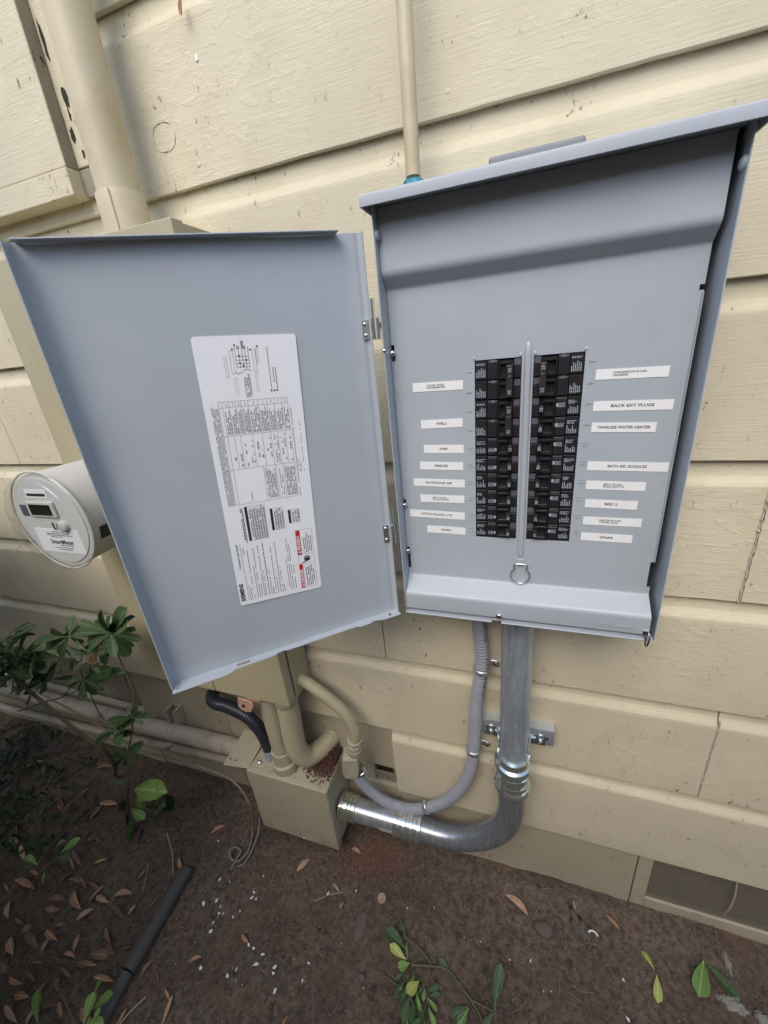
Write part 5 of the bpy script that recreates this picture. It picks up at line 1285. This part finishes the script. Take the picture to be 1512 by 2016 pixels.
mb = MB(); c = G(752, 1768, .004); mb.lathe(c, (0, -.35, 1), [(-.004, .0075), (-.001, .0105), (.003, .0110), (.0045, .0095), (.0045, .0060), (.0030, .0045), (.0020, .0020)], 24); tag(mb.build('wood_plug', M['tan_chip'], smooth=50), 'round tan wooden plug with a dark centre on the soil', 'plug')
blob('stone', G(1070, 1830, .002), .022, .016, .010, M['stone'], 'dark clump sunk in a small hollow near the wall', 'clump', 3.3)
blob('stone', G(712, 1925, .002), .0095, .008, .005, M['stone'], 'small round brown stone below the flat stone', 'stone', 4.4)
blob('stone', G(494, 1882, .001), .012, .010, .006, M['stone'], 'small brown stone just left of the paint flakes', 'stone', 5.5)
blob('stone', G(512, 1925, .001), .012, .009, .005, M['stone'], 'flat brown stone below the white flakes', 'stone', 6.5)
blob('mortar_lump', G(1442, 1977, .002), .020, .012, .004, M['palestone'], 'pale crumbly mortar lump touching the dark green leaf tip', 'mortar', 7.1, 4, amp=.8)
blob('mortar_lump', G(1430, 1890, .002), .006, .018, .003, M['palestone'], 'narrow pale mortar smear behind the dark green leaf pair', 'mortar', 8.1, 4, amp=.8)
blob('mortar_lump', G(1500, 2005, .004), .012, .009, .006, M['palestone'], 'small pale mortar lump at the bottom right corner', 'mortar', 9.1, 4, amp=.5)
blob('plastic_scrap', G(1145, 1828, .002), .012, .024, .004, M['stone'], 'grey torn plastic scrap half buried beside the white crescent chip', 'scrap', 2.1, 4, amp=.9, rotz=.5)
# white chips one can pick out
mb = MB(); ou = arc((0, 0, 0), .0125, radians(20), radians(150), 8, (1, 0, 0), (0, 1, 0)); inn = arc((0, .001, 0), .0085, radians(150), radians(20), 8, (1, 0, 0), (0, 1, 0)); P_ = ou + inn; n_ = len(P_); c = G(1168, 1845, .005)
mb.add([c + p for p in P_] + [c + p + Vector((0, 0, .002)) for p in P_], [tuple(range(n_)), tuple(range(2*n_-1, n_-1, -1))] + [(i, (i+1) % n_, n_ + (i+1) % n_, n_ + i) for i in range(n_)])
tag(mb.build('crescent_chip', M['paintchip']), 'white crescent shaped plastic chip on the soil at right', 'chip')
def chip(u, v, sz, label, group=None, asp=.7):
    c = G(u, v, .0022); a = rnd.uniform(0, pi); n = rnd.choice([4, 5, 5, 6]); pts = []
    for k in range(n):
        b = a + 2 * pi * (k + rnd.uniform(-.25, .25)) / n; r = sz * rnd.uniform(.6, 1.1); x, y = cos(b) * r, sin(b) * r * asp
        pts.append(Vector((x * cos(a) - y * sin(a), x * sin(a) + y * cos(a), rnd.uniform(-.0006, .0012))))
    mb = MB(); mb.add([c + p for p in pts] + [c + p + Vector((0, 0, .0007)) for p in pts], [tuple(range(n)), tuple(range(2*n-1, n-1, -1))] + [(i, (i+1) % n, n + (i+1) % n, n + i) for i in range(n)])
    return tag(mb.build('paint_flake', M['paintchip']), label, 'flake', group)
chip(395, 1906, .0055, 'square white chip on the soil right of the drip hose', None, .9)
W = lambda x, y: (360 + x * .2646, 1640 + y * .2646)
GC = 'white paint flakes scattered on the soil'; LC = 'small white paint flake on the soil in front of the junction box'
for x, y, s in ((155, 525, .004), (250, 505, .0038), (280, 545, .003), (300, 600, .0034), (515, 480, .0042), (530, 440, .0035), (545, 490, .003), (210, 730, .0036), (225, 665, .003), (265, 60, .003), (275, 345, .003), (348, 365, .0025), (375, 625, .0028), (490, 835, .004), (527, 858, .003), (595, 905, .0042), (545, 975, .0052), (685, 1000, .0048), (672, 1045, .0034), (685, 1175, .0042), (333, 1062, .0036), (398, 1015, .003), (1078, 452, .0036), (1290, 430, .0024), (935, 970, .0028), (890, 1100, .0030), (600, 320, .0026), (425, 580, .0025), (268, 600, .003)):
    chip(*W(x, y), s * 1.6, LC, GC, rnd.uniform(.4, .8))
GC2 = 'white plastic bits on the soil at right'; LC2 = 'small white plastic bit on the soil right of the cut branch'
for u, v, s in ((802, 1788, .004), (855, 1787, .003), (1044, 1892, .0045), (1228, 1930, .004), (1237, 2008, .0055), (1085, 1952, .003), (1070, 1952, .0028), (947, 1855, .0026), (1003, 1890, .003), (914, 1846, .002)):
    chip(u, v, s, LC2, GC2, .45)
# thin straws and twigs
def straw(pts, r, label, mat='straw'):
    mb = MB(); mb.tube(spline([G(*p) for p in pts], .004), r, 6); tag(mb.build('twig', M[mat], smooth=70), label, 'twig')
straw([(*W(975, 510), .004), (*W(1080, 462), .006), (*W(1190, 440), .004)], .0009, 'thin pale twig lying among orange leaf scraps')
straw([(*K(890, 1572), .006), (*K(980, 1470), .010), (*K(1085, 1372), .006)], .0016, 'pale straw pointing up from the bottom edge near the drip hose')
straw([(*K(1240, 150), .05), (*K(1280, 300), .03), (*K(1288, 465), .004)], .0013, 'bent dry stalk standing by the upper end of the drip hose')
straw([(*K(1105, 375), .004), (*K(1085, 480), .006), (*K(1062, 590), .004)], .0009, 'thin straight dry stalk left of the drip hose')
straw([(*W(690, 1250), .004), (*W(640, 1350), .008), (*W(650, 1421), .004)], .0011, 'small forked brown twig at the bottom edge', 'stemdk')
# fine crumbs: too many and too small to pick apart
def crumbs(name, label, mat, fn, n, smin, smax, flat=.5):
    mb = MB()
    for k in range(n):
        c = fn();
        if c is None: continue
        s = rnd.uniform(smin, smax); R_ = Matrix.Rotation(rnd.uniform(0, 6.28), 3, 'Z') @ Matrix.Rotation(rnd.uniform(-.6, .6), 3, 'X'); pts = [Vector((1, 0, 0)), Vector((-.4, .8, 0)), Vector((-.6, -.7, .1)), Vector((0, 0, flat))]
        el_ = rnd.uniform(.5, 1.6)
        mb.add([c + R_ @ Vector((p.x * s * el_, p.y * s, p.z * s)) for p in pts], [(0, 1, 3), (1, 2, 3), (2, 0, 3), (0, 2, 1)])
    return tag(mb.build(name, M[mat], recalc=False), label, 'debris', None, 'stuff')
def pile_top():
    x, y = rnd.gauss(-.482, .026), rnd.gauss(-.008, .026)
    if not (-.575 < x < -.452 and -.085 < y < .015): return None
    h = .048 * math.exp(-((x + .478) ** 2 + (y - .004) ** 2) / .0013)
    return Vector((x, y, .2705 + h * rnd.random()))
crumbs('red_debris', 'pile of red brown shredded debris on top of the junction box', 'red_chip', pile_top, 5200, .0010, .0038, .6)
def scatter_g(u0, u1, v0, v1, sig=None):
    def f():
        u, v = rnd.uniform(u0, u1), rnd.uniform(v0, v1)
        p = G(u, v); return p + Vector((0, 0, .0008))
    return f
def red_ground():
    u, v = rnd.gauss(735, 42), rnd.gauss(1690, 24)
    p = G(u, v)
    return p if p.y < .01 else None
crumbs('red_debris', 'red brown shredded debris on the soil below the steel nipple', 'red_soil', red_ground, 1500, .0012, .0042, .6)
crumbs('soil_crumbs', 'loose soil crumbs and grit over the bare ground', 'clod', lambda: (lambda x, y: Vector((x, y, gz(x, y))))(rnd.uniform(-1.7, .7), rnd.uniform(-.62, .0)), 9000, .0010, .0046, .9)
def jb_dust():
    x, y = rnd.uniform(-.688, -.452), rnd.uniform(-.094, .012)
    return Vector((x, y, .2702)) if noise.noise(Vector((x * 30, y * 30, 2))) > rnd.uniform(-.5, .5) else None
crumbs('box_dust', 'grey brown grit scattered over the top of the junction box', 'clod', jb_dust, 900, .0005, .0016, .5)
mb = MB()
for k in range(260):
    u_, v_ = rnd.uniform(0, 1512), rnd.uniform(1640, 2010)
    if u_ > 420 and rnd.random() < .55: continue
    p0_ = G(u_, v_, .002)
    if p0_.y > -.01: continue
    a_ = rnd.uniform(0, 6.28); L_ = rnd.uniform(.012, .05); d_ = Vector((cos(a_), sin(a_), 0)); e_ = Vector((-d_.y, d_.x, 0)) * rnd.uniform(-.006, .006)
    pts_ = [p0_, p0_ + d_ * L_ * .5 + e_, p0_ + d_ * L_]
    for q_ in pts_: q_.z = gz(q_.x, q_.y) + .0012
    mb.tube(pts_, rnd.uniform(.0003, .0008), 4)
tag(mb.build('root_fibres', M['cable'], recalc=False), 'fine dry roots and fibres strewn over the soil', 'fibres', None, 'stuff')
bmi = bmesh.new(); bmesh.ops.create_icosphere(bmi, subdivisions=1, radius=1); IV = [v.co.copy() for v in bmi.verts]; IF = [tuple(v.index for v in f.verts) for f in bmi.faces]; bmi.free()
mb = MB()
for k in range(900):
    u_, v_ = rnd.uniform(-20, 1530), rnd.triangular(1560, 2040, 1720)
    p_ = G(u_, v_)
    if p_.y > -.004 or noise.noise(Vector((p_.x * 5, p_.y * 5, 6))) < rnd.uniform(-.35, .35): continue
    if -.70 < p_.x < -.44 and p_.y > -.10: continue
    sz_ = rnd.uniform(.0022, .0050) if rnd.random() < .85 else rnd.uniform(.005, .009); sd_ = rnd.uniform(0, 99)
    mb.add([p_ + Vector((q_.x, q_.y * .85, q_.z * .6 + .15)) * sz_ * (1 + .5 * noise.noise(q_ * 1.7 + Vector((sd_, 0, 0)))) for q_ in IV], IF)
tag(mb.build('soil_clods', M['soil'], recalc=False, smooth=50), 'small rounded clods of soil lying about the bare ground', 'clods', None, 'stuff')
crumbs('white_grit', 'tiny white paint crumbs sprinkled on the soil', 'paintchip', lambda: (lambda p: p + Vector((0, 0, .001)) if p.y < 0 else None)(G(rnd.gauss(520, 110), rnd.gauss(1830, 75))), 150, .0006, .0017, .3)
crumbs('white_grit', 'tiny pale crumbs sprinkled on the soil right of the branch', 'paintchip', lambda: (lambda p: p + Vector((0, 0, .001)) if p.y < 0 else None)(G(rnd.gauss(980, 180), rnd.gauss(1890, 60))), 90, .0005, .0012, .3)
